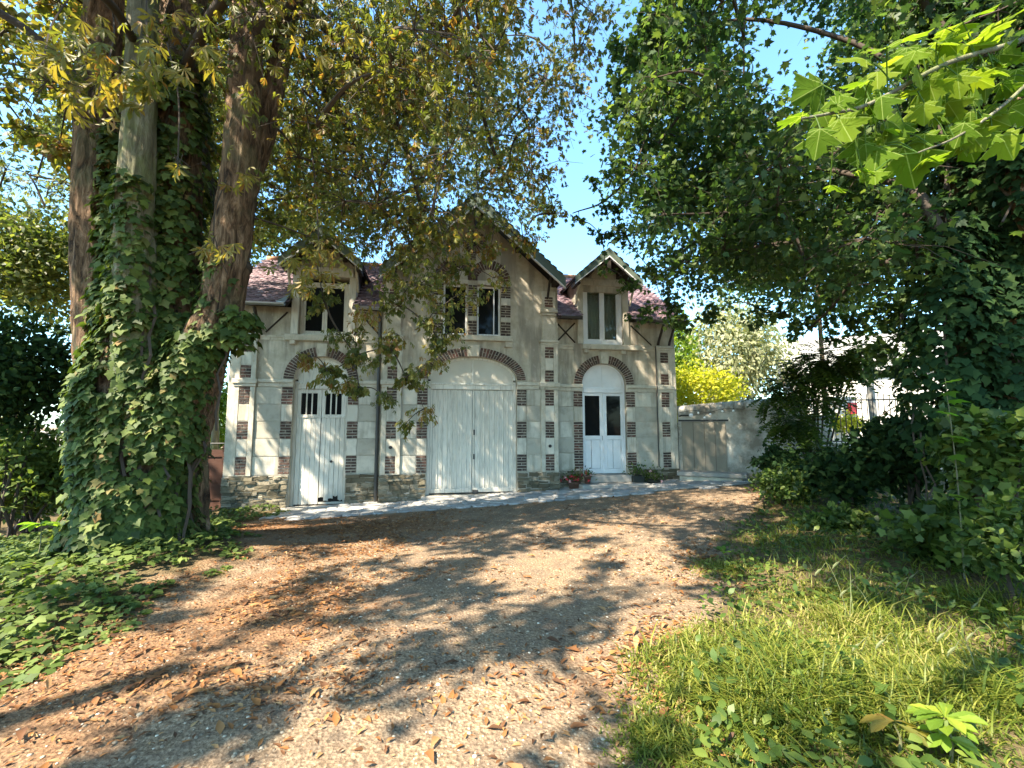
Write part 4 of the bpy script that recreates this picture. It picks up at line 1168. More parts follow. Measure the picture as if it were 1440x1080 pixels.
# ------------------------------------------------------------------ pots and flowers by the right-hand door
def loc_house(x, v, z): 
    X, Y = xy(x, v); return np.array([X, Y, EYE + z])
def flower_pot(name, label, cat, u, v, zr, r, h, mat, stops, petals, nl, spread, group=None, square=False, nf=14):
    P = loc_house(u, v, zr)
    t = thing(name, label, cat, tuple(P), YAW, group)
    if square: MB().cbox(-r, r, -r, r, 0, h, .012).build('pot', M[mat], t)
    else: MB().lathe((0, 0, 0), [(r * .7, 0), (r * .95, h * .85), (r * 1.08, h * .86), (r * 1.08, h), (r * .9, h), (r * .85, h * .9)], 16).build('pot', M[mat], t, True)
    n = nl; q = rng.normal(size=(n, 3)) * np.array([spread, spread, spread * .8]) * .5; q[:, 2] = np.abs(q[:, 2]) * 1.1 + h
    d = unit(q - [0, 0, h - .1]) + rdir(n) * .5
    link('foliage', leaf_mesh('foliage', OVAL, q, d, rdir(n) * .6 + [0, 0, 1], rng.uniform(.05, .09, n), M[stops]), t, 'stuff')
    st_ = MB()
    for i in range(6):
        e = q[i]; st_.tube([(0, 0, h - .02), (e[0] * .5, e[1] * .5, h + (e[2] - h) * .6), tuple(e)], .005, 4)
    st_.build('stem', M['twig'], t, kind='stuff')
    for i in range(nf):
        e = q[rng.integers(n)] * [1.1, 1.1, 1.0] + [0, -.03, .03]
        b = MB()
        for k in range(6):
            an = k * math.pi / 3 + rnd.random(); c, s = math.cos(an), math.sin(an)
            b.add([(0, 0, 0), (.03 * c - .012 * s, -.016, .03 * s + .012 * c), (.048 * c, -.010, .048 * s), (.03 * c + .012 * s, -.016, .03 * s - .012 * c)], [(0, 1, 2, 3)])
        o = b.build('flower', M[petals[i % len(petals)]], t); o.location = tuple(e); o.rotation_euler = (rnd.uniform(-.5, .3), 0, rnd.uniform(-.6, .6))
flower_pot('flower_pot', 'pot overflowing with red and pink flowers at the foot of the pilaster', 'flower pot', 1.68, .30, -1.76, .17, .22, 'terracotta', 'bush', ['petal_red', 'petal_red', 'petal_pink', 'petal_red'], 190, .30, nf=22)
flower_pot('flower_pot', 'small clay pot with one pink bloom on the step left of the white door', 'flower pot', 2.03, .42, -1.585, .10, .22, 'terracotta', 'bush', ['petal_pink', 'petal_red'], 60, .17, nf=4)
flower_pot('planter', 'dark square planter of leafy herbs right of the white door', 'planter', 3.52, .28, -1.74, .17, .34, 'darkpot', 'bush', ['petal_pink'], 160, .30, square=True, nf=0)
flower_pot('flower_bowl', 'low dark bowl of trailing plants beside the square planter', 'flower bowl', 3.98, .34, -1.69, .24, .15, 'darkpot', 'ground_ivy', ['petal_pink'], 200, .36, nf=3)
# ------------------------------------------------------------------ trees and plants
def limb_tube(mb, pts, r0, r1, n=8, seg=6, wob=.06, power=1.0):
    c = curve(pts, seg); m = len(c)
    rad = [r0 + (r1 - r0) * (i / (m - 1)) ** power for i in range(m)]
    mb.tube(c, rad, n, True, wob)
    return c

def bark_tube(pts, r0, r1, seg=14, n=56, power=.8, seed=0, deep=.085, flare=0.0):
    """a trunk with real furrows and plates"""
    c = np.array(curve(pts, seg)); m = len(c)
    tt = np.gradient(c, axis=0); tt = unit(tt); ref = np.array([1., 0, 0]); A = unit(ref - tt * (tt @ ref)[:, None]); B = np.cross(tt, A)
    L = np.concatenate([[0], np.cumsum(np.linalg.norm(np.diff(c, axis=0), axis=1))])
    rad = r0 + (r1 - r0) * np.linspace(0, 1, m) ** power
    a = np.linspace(0, 2 * np.pi, n, endpoint=False); AA, LL = np.meshgrid(a, L); k = n / (2 * np.pi)
    wob = vnoise(AA * 5.1 + 9, LL * 1.1 + 20, .9, seed) * (1 - np.clip((AA - 5.2), 0, 1)) + vnoise(9 + 0 * AA, LL * 1.1 + 20, .9, seed) * np.clip(AA - 5.2, 0, 1)
    q = np.abs(vnoise(AA * k / 2.6, LL * 3.2, 1., seed + 1) - .5) * 2
    q2 = vnoise(AA * k / 1.2, LL * 11, 1., seed + 2)
    R_ = rad[:, None] * (1 + .22 * (wob - .5) + deep * (np.minimum(q * 2.2, 1) - .6) + deep * .45 * (q2 - .5))
    V = c[:, None] + R_[..., None] * (np.cos(AA)[..., None] * A[:, None] + np.sin(AA)[..., None] * B[:, None])
    ii = np.arange(m * n).reshape(m, n); j = np.roll(ii, -1, 1)
    return V.reshape(-1, 3), np.stack([ii[:-1], j[:-1], j[1:], ii[1:]], -1).reshape(-1, 4), c

def inside(px, py, poly):
    px = np.asarray(px); py = np.asarray(py); c = np.zeros(px.shape, bool); j = len(poly) - 1
    for i in range(len(poly)):
        xi, yi = poly[i]; xj, yj = poly[j]
        k = ((yi > py) != (yj > py)) & (px < (xj - xi) * (py - yi) / (yj - yi + 1e-9) + xi)
        c ^= k; j = i
    return c

def crown_parts(root, clumps, anchors, tmpl, mat, per, size, spread=.85, droop=.35, compound=0, twig_r=.012, limb_mat='twig', name='crown', clear=None, twigs=9, flat=.7, rref=None):
    """clumps: (centre, radius); each gets a limb from the nearest anchor, twigs, and sprays of leaves on the twigs"""
    tw = MB(); P = []; D = []; N_ = []; Sz = []; T = []
    anchors = [np.asarray(a, float) for a in anchors]
    for c, r in sorted(clumps, key=lambda q: min(np.linalg.norm(q[0] - a) for a in anchors)):
        a = min(anchors, key=lambda q: np.linalg.norm(q - c))
        L = np.linalg.norm(c - a)
        mid = (a + c) / 2 + np.array([0, 0, .12 * L]) + rdir(1)[0] * .12 * L
        w0 = twig_r * (1.0 + 1.3 * min(L, 3))
        cc = curve([a, mid, c], 5)
        tw.tube(cc, list(np.linspace(w0, twig_r * .8, len(cc))), 5, False)
        anchors.append(c); anchors.append(mid)
        shade = rng.normal(0, .16)
        for k in range(twigs):
            e = c + rdir(1, flat)[0] * r * rng.uniform(.55, 1.0) + [0, 0, -.18 * r]
            m2 = (c + e) / 2 + [0, 0, .10 * r]
            tw.tube([c, m2, e], [twig_r * .7, twig_r * .45, twig_r * .2], 3, False)
            n = max(int(per * ((r / rref) ** 2 if rref else 1) / twigs), 1)
            t = rng.uniform(.25, 1.05, n)[:, None]
            base = c * (1 - t) ** 2 + 2 * m2 * t * (1 - t) + e * t * t + rng.normal(0, .15 * r, (n, 3))
            out = unit(e - c)[None] * .5 + rdir(n) * .9; out[:, 2] -= droop
            if compound:
                for q in range(n):
                    ax = unit(out[q]); sd = unit(np.cross(ax, rdir(1)[0])); sz = size * rng.uniform(.7, 1.25); tt = np.clip(rng.random() + shade, 0, 1)
                    bend = np.cross(ax, sd)
                    for g in range(compound):
                        an = (g - (compound - 1) / 2) * (2.4 / compound)
                        d = ax * math.cos(an) + sd * math.sin(an) + np.array([0, 0, -droop * .7]) + rdir(1)[0] * .22
                        P.append(base[q]); D.append(d); N_.append(bend + rdir(1)[0] * .35); Sz.append(sz * (1 - .28 * abs(an))); T.append(np.clip(tt + rng.normal(0, .1), 0, 1))
            else:
                P += list(base); D += list(out); N_ += list(rdir(n) * .7 + np.array([0, 0, .8])); Sz += list(size * rng.uniform(.65, 1.25, n)); T += list(np.clip(rng.random(n) + shade, 0, 1))
    P = np.array(P); D = np.array(D); N_ = np.array(N_); Sz = np.array(Sz); T = np.array(T)
    if clear is not None:
        keep = ~clear(P); P, D, N_, Sz, T = P[keep], D[keep], N_[keep], Sz[keep], T[keep]
    tw.build('twigs', M[limb_mat], root, kind='stuff')
    link(name, leaf_mesh(name, tmpl, P, D, N_, Sz, M[mat], T), root, 'stuff')
    return len(P)

def scatter_clumps(centre, radii, n, r, ok=None, seed=1, shell=.0):
    g = np.random.default_rng(seed); out = []
    tries = 0
    while len(out) < n and tries < n * 60:
        tries += 1
        v = g.normal(size=3); v = v / np.linalg.norm(v) * (shell + (1 - shell) * g.random()) ** (1 / 2.2)
        c = np.array(centre) + v * np.array(radii); rr = g.uniform(*r)
        if c[2] < .8: continue
        if ok is not None and not ok(c, rr): continue
        out.append((c, rr))
    return out

# open pieces of sky in the photograph's view: boughs simply do not grow into them
GAP1 = [(1150, -60), (868, -40), (862, 30), (850, 85), (800, 105), (792, 215), (800, 260), (790, 330), (800, 372), (838, 348), (846, 300), (862, 240), (905, 215), (925, 150), (900, 100), (905, 40), (1000, -40)]
GAP1 = [(872, -40), (852, 60), (818, 110), (795, 160), (786, 225), (802, 270), (786, 335), (800, 372), (826, 350), (834, 318), (846, 268), (856, 230), (846, 190), (842, 150), (858, 100), (876, 40), (888, -40)]
GAP2 = [(1052, 15), (1140, 20), (1150, 60), (1130, 130), (1108, 130), (1085, 90), (1050, 85)]
FACADE = [(318, 470), (318, 720), (955, 700), (955, 490), (905, 400), (850, 345), (800, 385), (690, 290), (650, 330), (610, 420), (560, 560), (500, 560), (470, 430), (400, 380), (345, 440)]
DOORS = [(555, 470), (560, 700), (960, 700), (955, 500), (870, 470), (800, 390), (720, 340), (690, 380), (640, 450)]
LEFTROOF = [(345, 365), (430, 350), (470, 420), (420, 440), (345, 440)]
def view_clear(polys, pad):
    def ok(c, r):
        x, y, d = proj(c[None])
        if d[0] < .3: return True
        rp = FPX * r / d[0] * pad
        for an in range(8):
            xx, yy = x[0] + rp * math.cos(an * math.pi / 4), y[0] + rp * math.sin(an * math.pi / 4)
            if any(inside(np.array([xx]), np.array([yy]), p)[0] for p in polys): return False
        return not any(inside(x, y, p)[0] for p in polys)
    return ok

# --- the many-stemmed chestnut on the left
CT = thing('chestnut_tree', 'huge many-stemmed chestnut on the left with browning leaves over the drive', 'tree', (0, 0, 0))
def P_(px, py, d): return at(px, py, d)
stems = {
    'brown': ([P_(150, 790, 6.2), P_(150, 600, 6.2), P_(140, 440, 6.1), P_(136, 280, 6.2), P_(138, 140, 6.4), P_(150, -40, 6.6)], .36, .20, 'bark'),
    'mossy': ([P_(195, 790, 5.9), P_(192, 600, 5.8), P_(190, 430, 5.7), P_(192, 280, 5.75), P_(198, 140, 5.9), P_(205, -60, 6.2)], .30, .15, 'mossbark'),
    'ivied': ([P_(235, 790, 6.3), P_(240, 600, 6.3), P_(240, 420, 6.3), P_(245, 260, 6.4), P_(252, 100, 6.6), P_(266, -80, 7.0)], .50, .25, 'bark'),
    'right': ([P_(255, 620, 6.1), P_(285, 500, 6.0), P_(310, 430, 6.0), P_(326, 330, 6.05), P_(340, 220, 6.15), P_(345, 100, 6.3), P_(350, -60, 6.6)], .32, .19, 'bark'),
    'fork': ([P_(338, 260, 6.25), P_(368, 190, 6.45), P_(388, 110, 6.7), P_(415, -20, 7.2)], .20, .12, 'bark'),
}
anch_l = []
for k, (pts, r0, r1, mt) in stems.items():
    bv, bf, c = bark_tube(pts, r0, r1, seed=len(k) * 7)
    link('trunk' if k != 'fork' else 'limb', np_mesh('trunk', bv, bf, M[mt], None, True), CT, None, {'brown': 'bare brown trunk', 'mossy': 'mossy grey trunk', 'ivied': 'ivy covered trunk', 'right': 'leaning brown trunk', 'fork': None}[k])
    anch_l += [p for p in c if p[2] > 4.5]
big = MB()
limbs = [([P_(345, 60, 6.4), P_(470, -40, 6.6), P_(620, -70, 7.2), P_(760, -30, 8.2)], .16, .05), ([P_(250, 120, 6.6), P_(300, 20, 5.6), P_(380, -80, 4.6), P_(480, -260, 4.0)], .085, .04),
         ([P_(140, 150, 6.4), P_(60, 60, 6.2), P_(-60, -20, 6.3)], .08, .04), ([P_(350, -40, 6.6), P_(480, 60, 7.4), P_(560, 180, 8.0), P_(592, 290, 8.3)], .10, .03),
         ([P_(350, 0, 6.5), P_(430, 90, 8.2), P_(500, 200, 9.0), P_(540, 300, 9.3)], .09, .03), ([P_(620, -70, 7.2), P_(660, 80, 8.2), P_(690, 200, 8.8), P_(720, 270, 9.0)], .07, .02),
         ([P_(190, 60, 6.0), P_(150, 0, 4.8), P_(60, -60, 4.2)], .06, .03), ([P_(345, 380, 6.1), P_(310, 300, 6.7), P_(290, 230, 7.2), P_(285, 80, 7.7)], .10, .05)]
for pts, r0, r1 in limbs:
    b = MB(); c = limb_tube(b, pts, r0, r1, 8, 6, .08); anch_l += c[len(c) // 3:]
    b.build('limb', M['twig'], CT, True)

okL = view_clear([GAP1, GAP2, DOORS, FACADE, LEFTROOF], .45)
def okL2(c, r):
    x, y, d = proj(c[None])
    if d[0] > .3:
        if x[0] > 850 and y[0] > -250: return False
        if y[0] > 360 and x[0] > 330: return False
        if 95 < x[0] < 310 and y[0] > 130 and d[0] < 6.6: return False
        if x[0] < 330 and y[0] > 300: return False
        if 310 < x[0] < 380 and y[0] > 150 and d[0] < 7.: return False
    if c[2] < 3.3 or np.linalg.norm(c - [0, 0, EYE]) < 2.6: return False
    return okL(c, r)
cl = scatter_clumps((-1.9, 7.0, 7.6), (5.8, 4.2, 3.9), 210, (.75, 1.2), okL2, 5)
hang = [((590, 400), 7.0, .50), ((575, 340), 7.2, .50), ((620, 350), 7.3, .48), ((600, 455), 6.9, .36), ((560, 430), 7.0, .32), ((575, 300), 7.4, .5), ((630, 300), 7.6, .5), ((690, 310), 8.0, .45), ((650, 380), 7.4, .38),
        ((690, 350), 8.0, .34), ((735, 340), 8.4, .36), ((520, 300), 8.4, .55), ((480, 250), 8.2, .6), ((430, 280), 8.4, .55), ((760, 250), 8.6, .5), ((750, 180), 8.4, .6), ((700, 230), 8.4, .6), ((640, 230), 8., .6), ((780, 300), 9., .38),
        ((455, 340), 6.6, .34), ((570, 530), 7.0, .26), ((550, 490), 7.0, .26), ((500, 500), 6.9, .24), ((505, 545), 6.8, .2), ((620, 480), 6.9, .26), ((470, 520), 6.8, .2), ((455, 420), 6.7, .26),
        ((380, 300), 8.0, .5), ((400, 220), 8.2, .6), ((820, 60), 8.4, .5), ((835, 20), 8., .45), ((800, 120), 8.8, .4)]
hang = [(at(p[0], p[1], d), r) for p, d, r in hang]
crown_parts(CT, cl, anch_l, LEAFLET_N, 'chestnut', 108, .10, droop=.55, compound=6)
crown_parts(CT, hang, anch_l, LEAFLET_N, 'chestnut', 64, .105, droop=.75, compound=6, name='hanging_bough', twigs=8, twig_r=.009)
up_ = scatter_clumps((-3.3, 7.8, 12.2), (5.8, 3.2, 1.5), 95, (.7, 1.1), lambda c, r: view_clear([[(-400, -70), (-400, 1200), (1900, 1200), (1900, -70)]], 1.)(c, r), 61)  # unseen clumps above the frame, added to shade the house front
up_ += scatter_clumps((-8.2, 8.0, 9.0), (2.2, 1.8, 2.4), 44, (.5, .85), lambda c, r: view_clear([FACADE, LEFTROOF], .8)(c, r), 62)  # more foliage on the left, added to keep sun off the front
up_ += scatter_clumps((-8.0, 8.8, 7.3), (1.7, 1.3, 1.7), 34, (.4, .7), lambda c, r: view_clear([FACADE, LEFTROOF], .8)(c, r), 63)
crown_parts(CT, up_, anch_l, OVAL, 'chestnut', 130, .16, droop=.4, name='upper_crown', twigs=7)
strands = [(at(p[0] + rng.uniform(-8, 8), p[1], d + rng.uniform(-.2, .2)), r) for p, d, r in (((520, 440), 7., .3), ((540, 390), 7.2, .4), ((500, 470), 6.9, .28), ((545, 560), 7., .3), ((590, 575), 7., .26), ((562, 598), 7., .16), ((470, 470), 6.8, .28), ((440, 500), 6.8, .22), ((620, 430), 7., .4), ((640, 470), 7., .3), ((612, 515), 7., .3), ((525, 510), 6.9, .3), ((480, 540), 6.8, .24), ((450, 530), 6.8, .2), ((560, 470), 7., .34), ((590, 520), 7., .28), ((530, 340), 7.4, .45), ((660, 420), 7.2, .32), ((700, 390), 7.6, .3), ((720, 300), 8.2, .45), ((670, 330), 7.8, .45), ((610, 300), 7.4, .5), ((580, 370), 7.1, .45), ((640, 340), 7.4, .45), ((600, 410), 7., .4), ((625, 385), 7.2, .4), ((650, 300), 7.8, .5), ((740, 330), 8.4, .4), ((560, 320), 7.3, .45), ((570, 400), 7., .35))]
crown_parts(CT, strands, [c_ for c_, r_ in hang], LEAFLET_N, 'chestnut', 60, .095, droop=.9, compound=3, name='hanging_strand', twigs=6, twig_r=.006)
# second layer far behind: the smaller, thinner foliage that shows the sky
okB = view_clear([GAP1, GAP2, FACADE], .7)
def okB2(c, r):
    x, y, d = proj(c[None]); return x[0] < 850 and okB(c, r) and y[0] < 330
clb = scatter_clumps((-4.5, 12.5, 9.5), (8.0, 3.0, 5.0), 210, (.6, 1.0), okB2, 6)
for gy in range(-60, 330, 44):
    for gx in range(-160, 330, 44):
        if rng.random() < .80: clb.append((at(gx + rng.uniform(-22, 22), gy + rng.uniform(-22, 22), rng.uniform(8.5, 13.5)), rng.uniform(.7, 1.05)))
crown_parts(CT, clb, anch_l, LEAFLET_N, 'chestnut_far', 80, .13, droop=.5, compound=5, name='back_crown', twig_r=.010, twigs=8)

# leaves of the near boughs one can pick out: hand-shaped yellowing leaves hanging at single points
def hand_leaf_mesh(k, mat, size=.17, n=6):
    g = np.random.default_rng(k); P = []; D = []; N_ = []; S_ = []
    for i in range(n):
        an = (i - (n - 1) / 2) * (3.9 / n)
        P.append((0, 0, 0)); D.append((math.sin(an), math.cos(an), -.35 + g.normal(0, .12))); N_.append((g.normal(0, .25), .3, 1)); S_.append(size * (1 - .22 * abs(an)) * g.uniform(.85, 1.1))
    me = leaf_mesh('leaf', LEAFLET_N, P, D, N_, S_, M[mat], np.clip(g.random(n) * .5 + g.random() * .5, 0, 1))
    return me
hl = [hand_leaf_mesh(k, 'yellowleaf', .17) for k in range(7)]
hg = [hand_leaf_mesh(k + 20, 'chestnut', .18) for k in range(5)]
g = random.Random(12)
spots = []
for (cx, cy, rx, ry, d, n, mix) in ((300, 345, 22, 22, 5.3, 12, 1.), (330, 240, 26, 40, 5.6, 8, .7), (450, 370, 52, 26, 6.0, 34, 1.), (425, 400, 20, 16, 6.0, 8, 1.), (140, 130, 70, 30, 4.3, 34, .75), (215, 110, 55, 28, 4.4, 26, .8),
                                    (60, 90, 30, 14, 4.0, 6, .9), (250, 240, 12, 8, 4.6, 3, 1.), (660, 150, 40, 16, 6.4, 16, .9), (610, 240, 30, 24, 6.6, 12, .9), (345, 130, 24, 36, 5.4, 10, .5), (420, 60, 90, 40, 5.2, 30, .5),
                                    (110, 60, 80, 40, 4.2, 26, .6), (240, 50, 80, 40, 4.6, 28, .6), (600, 60, 90, 40, 6., 14, .4), (505, 300, 20, 14, 6.8, 5, 1.), (560, 110, 50, 30, 6., 10, .6)):
    for i in range(n):
        spots.append((cx + g.gauss(0, rx * .55), cy + g.gauss(0, ry * .55), d * g.uniform(.94, 1.06), g.random() < mix))
for x, y, d, yl in spots:
    o = link('leaf', g.choice(hl if yl else hg), CT); o.location = tuple(at(x, y, d))
    o.rotation_euler = (g.uniform(-1.6, -.5), g.uniform(-.5, .5), g.uniform(0, 6.28)); s = g.uniform(.75, 1.15); o.scale = (s, s, s)
tw = MB()
for (cx, cy, d, tx, ty, td) in ((300, 345, 5.3, 320, 250, 5.9), (450, 370, 6.0, 430, 150, 6.8), (140, 130, 4.3, 150, -30, 5.4), (215, 110, 4.4, 210, -50, 5.6), (660, 150, 6.4, 640, -40, 7.2), (610, 240, 6.6, 620, 40, 7.4), (250, 240, 4.6, 235, 60, 5.2), (60, 90, 4., 110, -20, 4.6)):
    a, b = at(cx, cy, d), at(tx, ty, td); tw.tube(curve([b, (a + b) / 2 + rdir(1)[0] * .1, a], 5), .009, 4, False)
    for k in range(5):
        e = a + rng.normal(0, .16, 3); tw.tube([(a + b) * .5 * .2 + a * .8, (a + e) / 2, e], .004, 3, False)
tw.build('hanging_twig', M['twig'], CT, kind='stuff')

# --- ivy
def ivy_on(name, label, core, mat, n, size, n_single, ztop, group=None, front_only=True):
    """core: list of (path points, radius function(z)) ; leaves stand off the surface like shingles"""
    t = thing(name, label, 'ivy', (0, 0, 0), 0, group)
    P = []; Nn = []
    for path, rad, w in core:
        path = np.array(path); k = int(n * w)
        s = rng.random(k) * (len(path) - 1); i = np.minimum(s.astype(int), len(path) - 2); f = (s - i)[:, None]
        c = path[i] * (1 - f) + path[i + 1] * f
        an = rng.random(k) * 2 * np.pi
        if front_only: an = np.where(rng.random(k) < .75, -np.pi / 2 + rng.normal(0, .95, k), an)
        nrm = np.stack([np.cos(an), np.sin(an), rng.normal(0, .15, k)], -1)
        lump = vnoise(an * 2.2, c[:, 2] * 1.6, 1., 31) * .5 + vnoise(an * 6, c[:, 2] * 5, 1., 32) * .25
        r = np.array([rad(z) for z in c[:, 2]]) * (.80 + lump * .55) + rng.uniform(-.10, .03, k)
        kp = vnoise(an * 1.9 + 3, c[:, 2] * 1.5, .8, 35) > .24
        P.append((c + nrm * r[:, None] * [1, 1, 0])[kp]); Nn.append(nrm[kp])
    P = np.concatenate(P); Nn = np.concatenate(Nn); N = len(P)
    d = np.stack([rng.normal(0, .5, N), rng.normal(0, .5, N), -np.ones(N)], -1) + Nn * .55
    nr = Nn + rdir(N) * .42 + [0, 0, .55]
    sz = size * rng.uniform(.45, 1.45, N)
    link('foliage', leaf_mesh('foliage', IVY, P, d, nr, sz, M[mat]), t, 'stuff')
    # the largest front leaves as leaves of their own
    ms = [leaf_mesh('ivy_leaf', IVY, [(0, 0, 0)], [(0, -.35, -1)], [(g.uniform(-.3, .3), -1, .5)], size * 1.15, M[mat], np.array([g.uniform(.4, 1)])) for _ in range(8)]
    px, py, dd = proj(P); front = np.where((Nn[:, 1] < -.55) & (px > -20) & (px < 1460))[0]
    for i in rng.choice(front, min(n_single, len(front)), replace=False):
        o = link('ivy_leaf', ms[i % 8], t); o.location = tuple(P[i] + Nn[i] * .05); o.rotation_euler = (g.uniform(-.3, .3), g.uniform(-.5, .5), math.atan2(Nn[i][0], -Nn[i][1]) + g.uniform(-.4, .4))
    v = MB()
    for q in range(46):
        j = rng.integers(N); path = []
        b = P[j]; zz = b[2]
        for k in range(6):
            path.append((b[0] + rng.normal(0, .05), b[1] + Nn[j][1] * -.08, zz - k * .25))
        v.tube(path, .012 + .012 * rng.random(), 4, False)
    v.build('vine_stem', M['twig'], t, kind='stuff')
    return t
def lerp_r(tab): return lambda z: float(np.interp(z, [a for a, b in tab], [b for a, b in tab]))
cx, cy = TREE_L
core = MB().lathe((cx, cy + .1, 0), [(.68, -.3), (.66, .4), (.62, 1.4), (.64, 2.2), (.58, 2.9), (.35, 3.2)], 18)
core.build('root_mass', M['bark'], CT, True)
ivy_on('climbing_ivy', 'thick mass of glossy ivy covering the foot of the left tree', [
    ([(cx + .05, cy, -.1), (cx + .02, cy, 1.2), (cx + .05, cy, 2.2), (cx + .1, cy, 3.1)], lerp_r([(-.1, .74), (1, .66), (2.2, .70), (3.1, .58), (3.4, .42)]), .70),
    ([P_(245, 470, 6.2), P_(246, 330, 6.3), P_(252, 200, 6.4), P_(256, 110, 6.5)], lerp_r([(2.5, .50), (4, .47), (6.6, .36)]), .17),
    ([P_(168, 460, 5.95), P_(166, 380, 6.0), P_(165, 290, 6.1), P_(165, 180, 6.3)], lerp_r([(2.5, .40), (3.6, .24), (6, .16)]), .07),
    ([P_(238, 640, 5.95), P_(250, 540, 5.9), P_(288, 470, 5.98)], lerp_r([(1., .40), (2, .38), (3.2, .31)]), .17), ([P_(335, 440, 5.95), P_(340, 455, 6.0), P_(322, 490, 6.05)], lerp_r([(2., .24), (3, .24), (4, .2)]), .025),
    ([P_(190, 470, 5.75), P_(190, 400, 5.7), P_(192, 250, 5.75)], lerp_r([(2., .36), (3.2, .30), (4.5, .22)]), .05), ([P_(300, 480, 6.0), P_(318, 370, 6.03)], lerp_r([(2, .36), (3.4, .24)]), .02)], 'ivy', 21000, .105, 260, 3)

# --- right-hand maple, its trunk wrapped in dark ivy
MT = thing('maple_tree', 'large dark maple on the right with ivy-wrapped trunk and spreading limbs', 'tree', (0, 0, 0))
tx, ty = TREE_R
b = MB(); ct = limb_tube(b, [(tx, ty, -.3), (tx + .02, ty, 1.5), (tx + .05, ty + .1, 3.5), (tx + .1, ty + .1, 6), (tx + .2, ty + .3, 9)], .62, .34, 16, 6, .06)
b.build('trunk', M['bark'], MT, True)
b = MB(); c2 = limb_tube(b, [(tx + .5, ty - .5, 2.6), P_(1428, 260, 5.2), P_(1432, 150, 5.2), P_(1445, -40, 5.4)], .11, .10, 10, 6, .07); b.build('limb', M['bark'], MT, True)
anch_r = [p for p in ct if p[2] > 4]
for pts, r0, r1 in (([P_(1425, 360, 5.75), P_(1330, 330, 5.6), P_(1285, 268, 5.9), P_(1210, 248, 6.6), P_(1120, 235, 7.6), P_(1000, 250, 8.8)], .085, .02), ([P_(1425, 390, 5.75), P_(1335, 360, 5.6), P_(1210, 370, 6.8), P_(1120, 340, 7.8), P_(1000, 360, 9.2)], .07, .02),
                    ([P_(1425, 190, 5.75), P_(1340, 160, 5.7), P_(1200, 60, 6.4), P_(1020, 30, 7.4), P_(930, 110, 8.4), P_(880, 230, 9.2)], .05, .010), ([P_(1425, 90, 5.75), P_(1345, 60, 5.8), P_(1200, -100, 6.4), P_(1000, -120, 7.2)], .07, .02),
                    ([P_(1425, 340, 5.75), P_(1290, 300, 6.0), P_(1240, 330, 7.0), P_(1180, 420, 8.2), P_(1130, 470, 9.0)], .055, .015), ([P_(1020, 30, 7.4), P_(985, 90, 8.0), P_(950, 170, 8.6), P_(860, 275, 9.4), P_(805, 300, 9.6)], .05, .012), ([P_(1045, -20, 7.2), P_(1046, 30, 7.2), P_(1046, 95, 7.3)], .035, .01)):
    b = MB(); c = limb_tube(b, pts, r0, r1, 8, 6, .08); b.build('limb', M['twig'], MT, True); anch_r += c[len(c) // 3:]
okR0 = view_clear([GAP1, GAP2], .5)
def okR(c, r):
    x, y, d = proj(c[None])
    if d[0] > .3:
        lim = np.interp(x[0], [800, 880, 960, 1050, 1100, 1180, 1300, 1440], [300, 330, 425, 420, 430, 420, 470, 480])
        if x[0] < 835 or y[0] + FPX * r / d[0] * .5 > lim: return False
        if x[0] > 1180 and d[0] < 5 and y[0] > -300: return False
    if c[2] < 3.0 or np.linalg.norm(c - [0, 0, EYE]) < 3.2: return False
    return okR0(c, r)
clr = scatter_clumps((5.6, 8.6, 7.0), (5.4, 4.6, 4.6), 290, (.7, 1.15), okR, 8)
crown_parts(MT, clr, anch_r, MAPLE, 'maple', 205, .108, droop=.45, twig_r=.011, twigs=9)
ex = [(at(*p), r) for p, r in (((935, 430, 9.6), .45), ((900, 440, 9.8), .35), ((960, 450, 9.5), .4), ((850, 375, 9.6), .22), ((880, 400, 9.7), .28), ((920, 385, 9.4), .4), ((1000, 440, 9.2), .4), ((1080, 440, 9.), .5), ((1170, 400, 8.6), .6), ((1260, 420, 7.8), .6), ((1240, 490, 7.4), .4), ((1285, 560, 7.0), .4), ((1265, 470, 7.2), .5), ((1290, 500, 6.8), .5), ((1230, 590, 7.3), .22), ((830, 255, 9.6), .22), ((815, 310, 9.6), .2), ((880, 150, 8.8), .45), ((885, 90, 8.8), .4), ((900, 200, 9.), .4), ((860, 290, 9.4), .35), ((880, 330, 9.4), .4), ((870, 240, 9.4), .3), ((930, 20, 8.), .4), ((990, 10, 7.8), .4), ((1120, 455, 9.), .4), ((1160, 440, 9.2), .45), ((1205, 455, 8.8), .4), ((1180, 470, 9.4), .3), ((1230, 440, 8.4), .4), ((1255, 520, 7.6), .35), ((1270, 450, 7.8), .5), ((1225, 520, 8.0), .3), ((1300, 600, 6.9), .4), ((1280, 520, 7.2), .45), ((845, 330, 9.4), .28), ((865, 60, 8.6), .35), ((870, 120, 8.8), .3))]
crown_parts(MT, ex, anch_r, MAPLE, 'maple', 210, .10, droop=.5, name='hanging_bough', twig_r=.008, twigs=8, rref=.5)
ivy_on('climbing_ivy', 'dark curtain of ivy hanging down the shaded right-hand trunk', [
    ([(tx, ty, -.1), (tx, ty, 3), (tx + .05, ty + .1, 6), (tx + .1, ty + .1, 9)], lerp_r([(0, .80), (2, .70), (5, .62), (9, .5)]), .8), ([P_(1335, 640, 5.8), P_(1325, 480, 5.8), P_(1335, 330, 5.8)], lerp_r([(0, .55), (2, .5), (4, .4)]), .16), (c2, lambda z: .22, .10)], 'ivydark', 15000, .105, 140, 8)

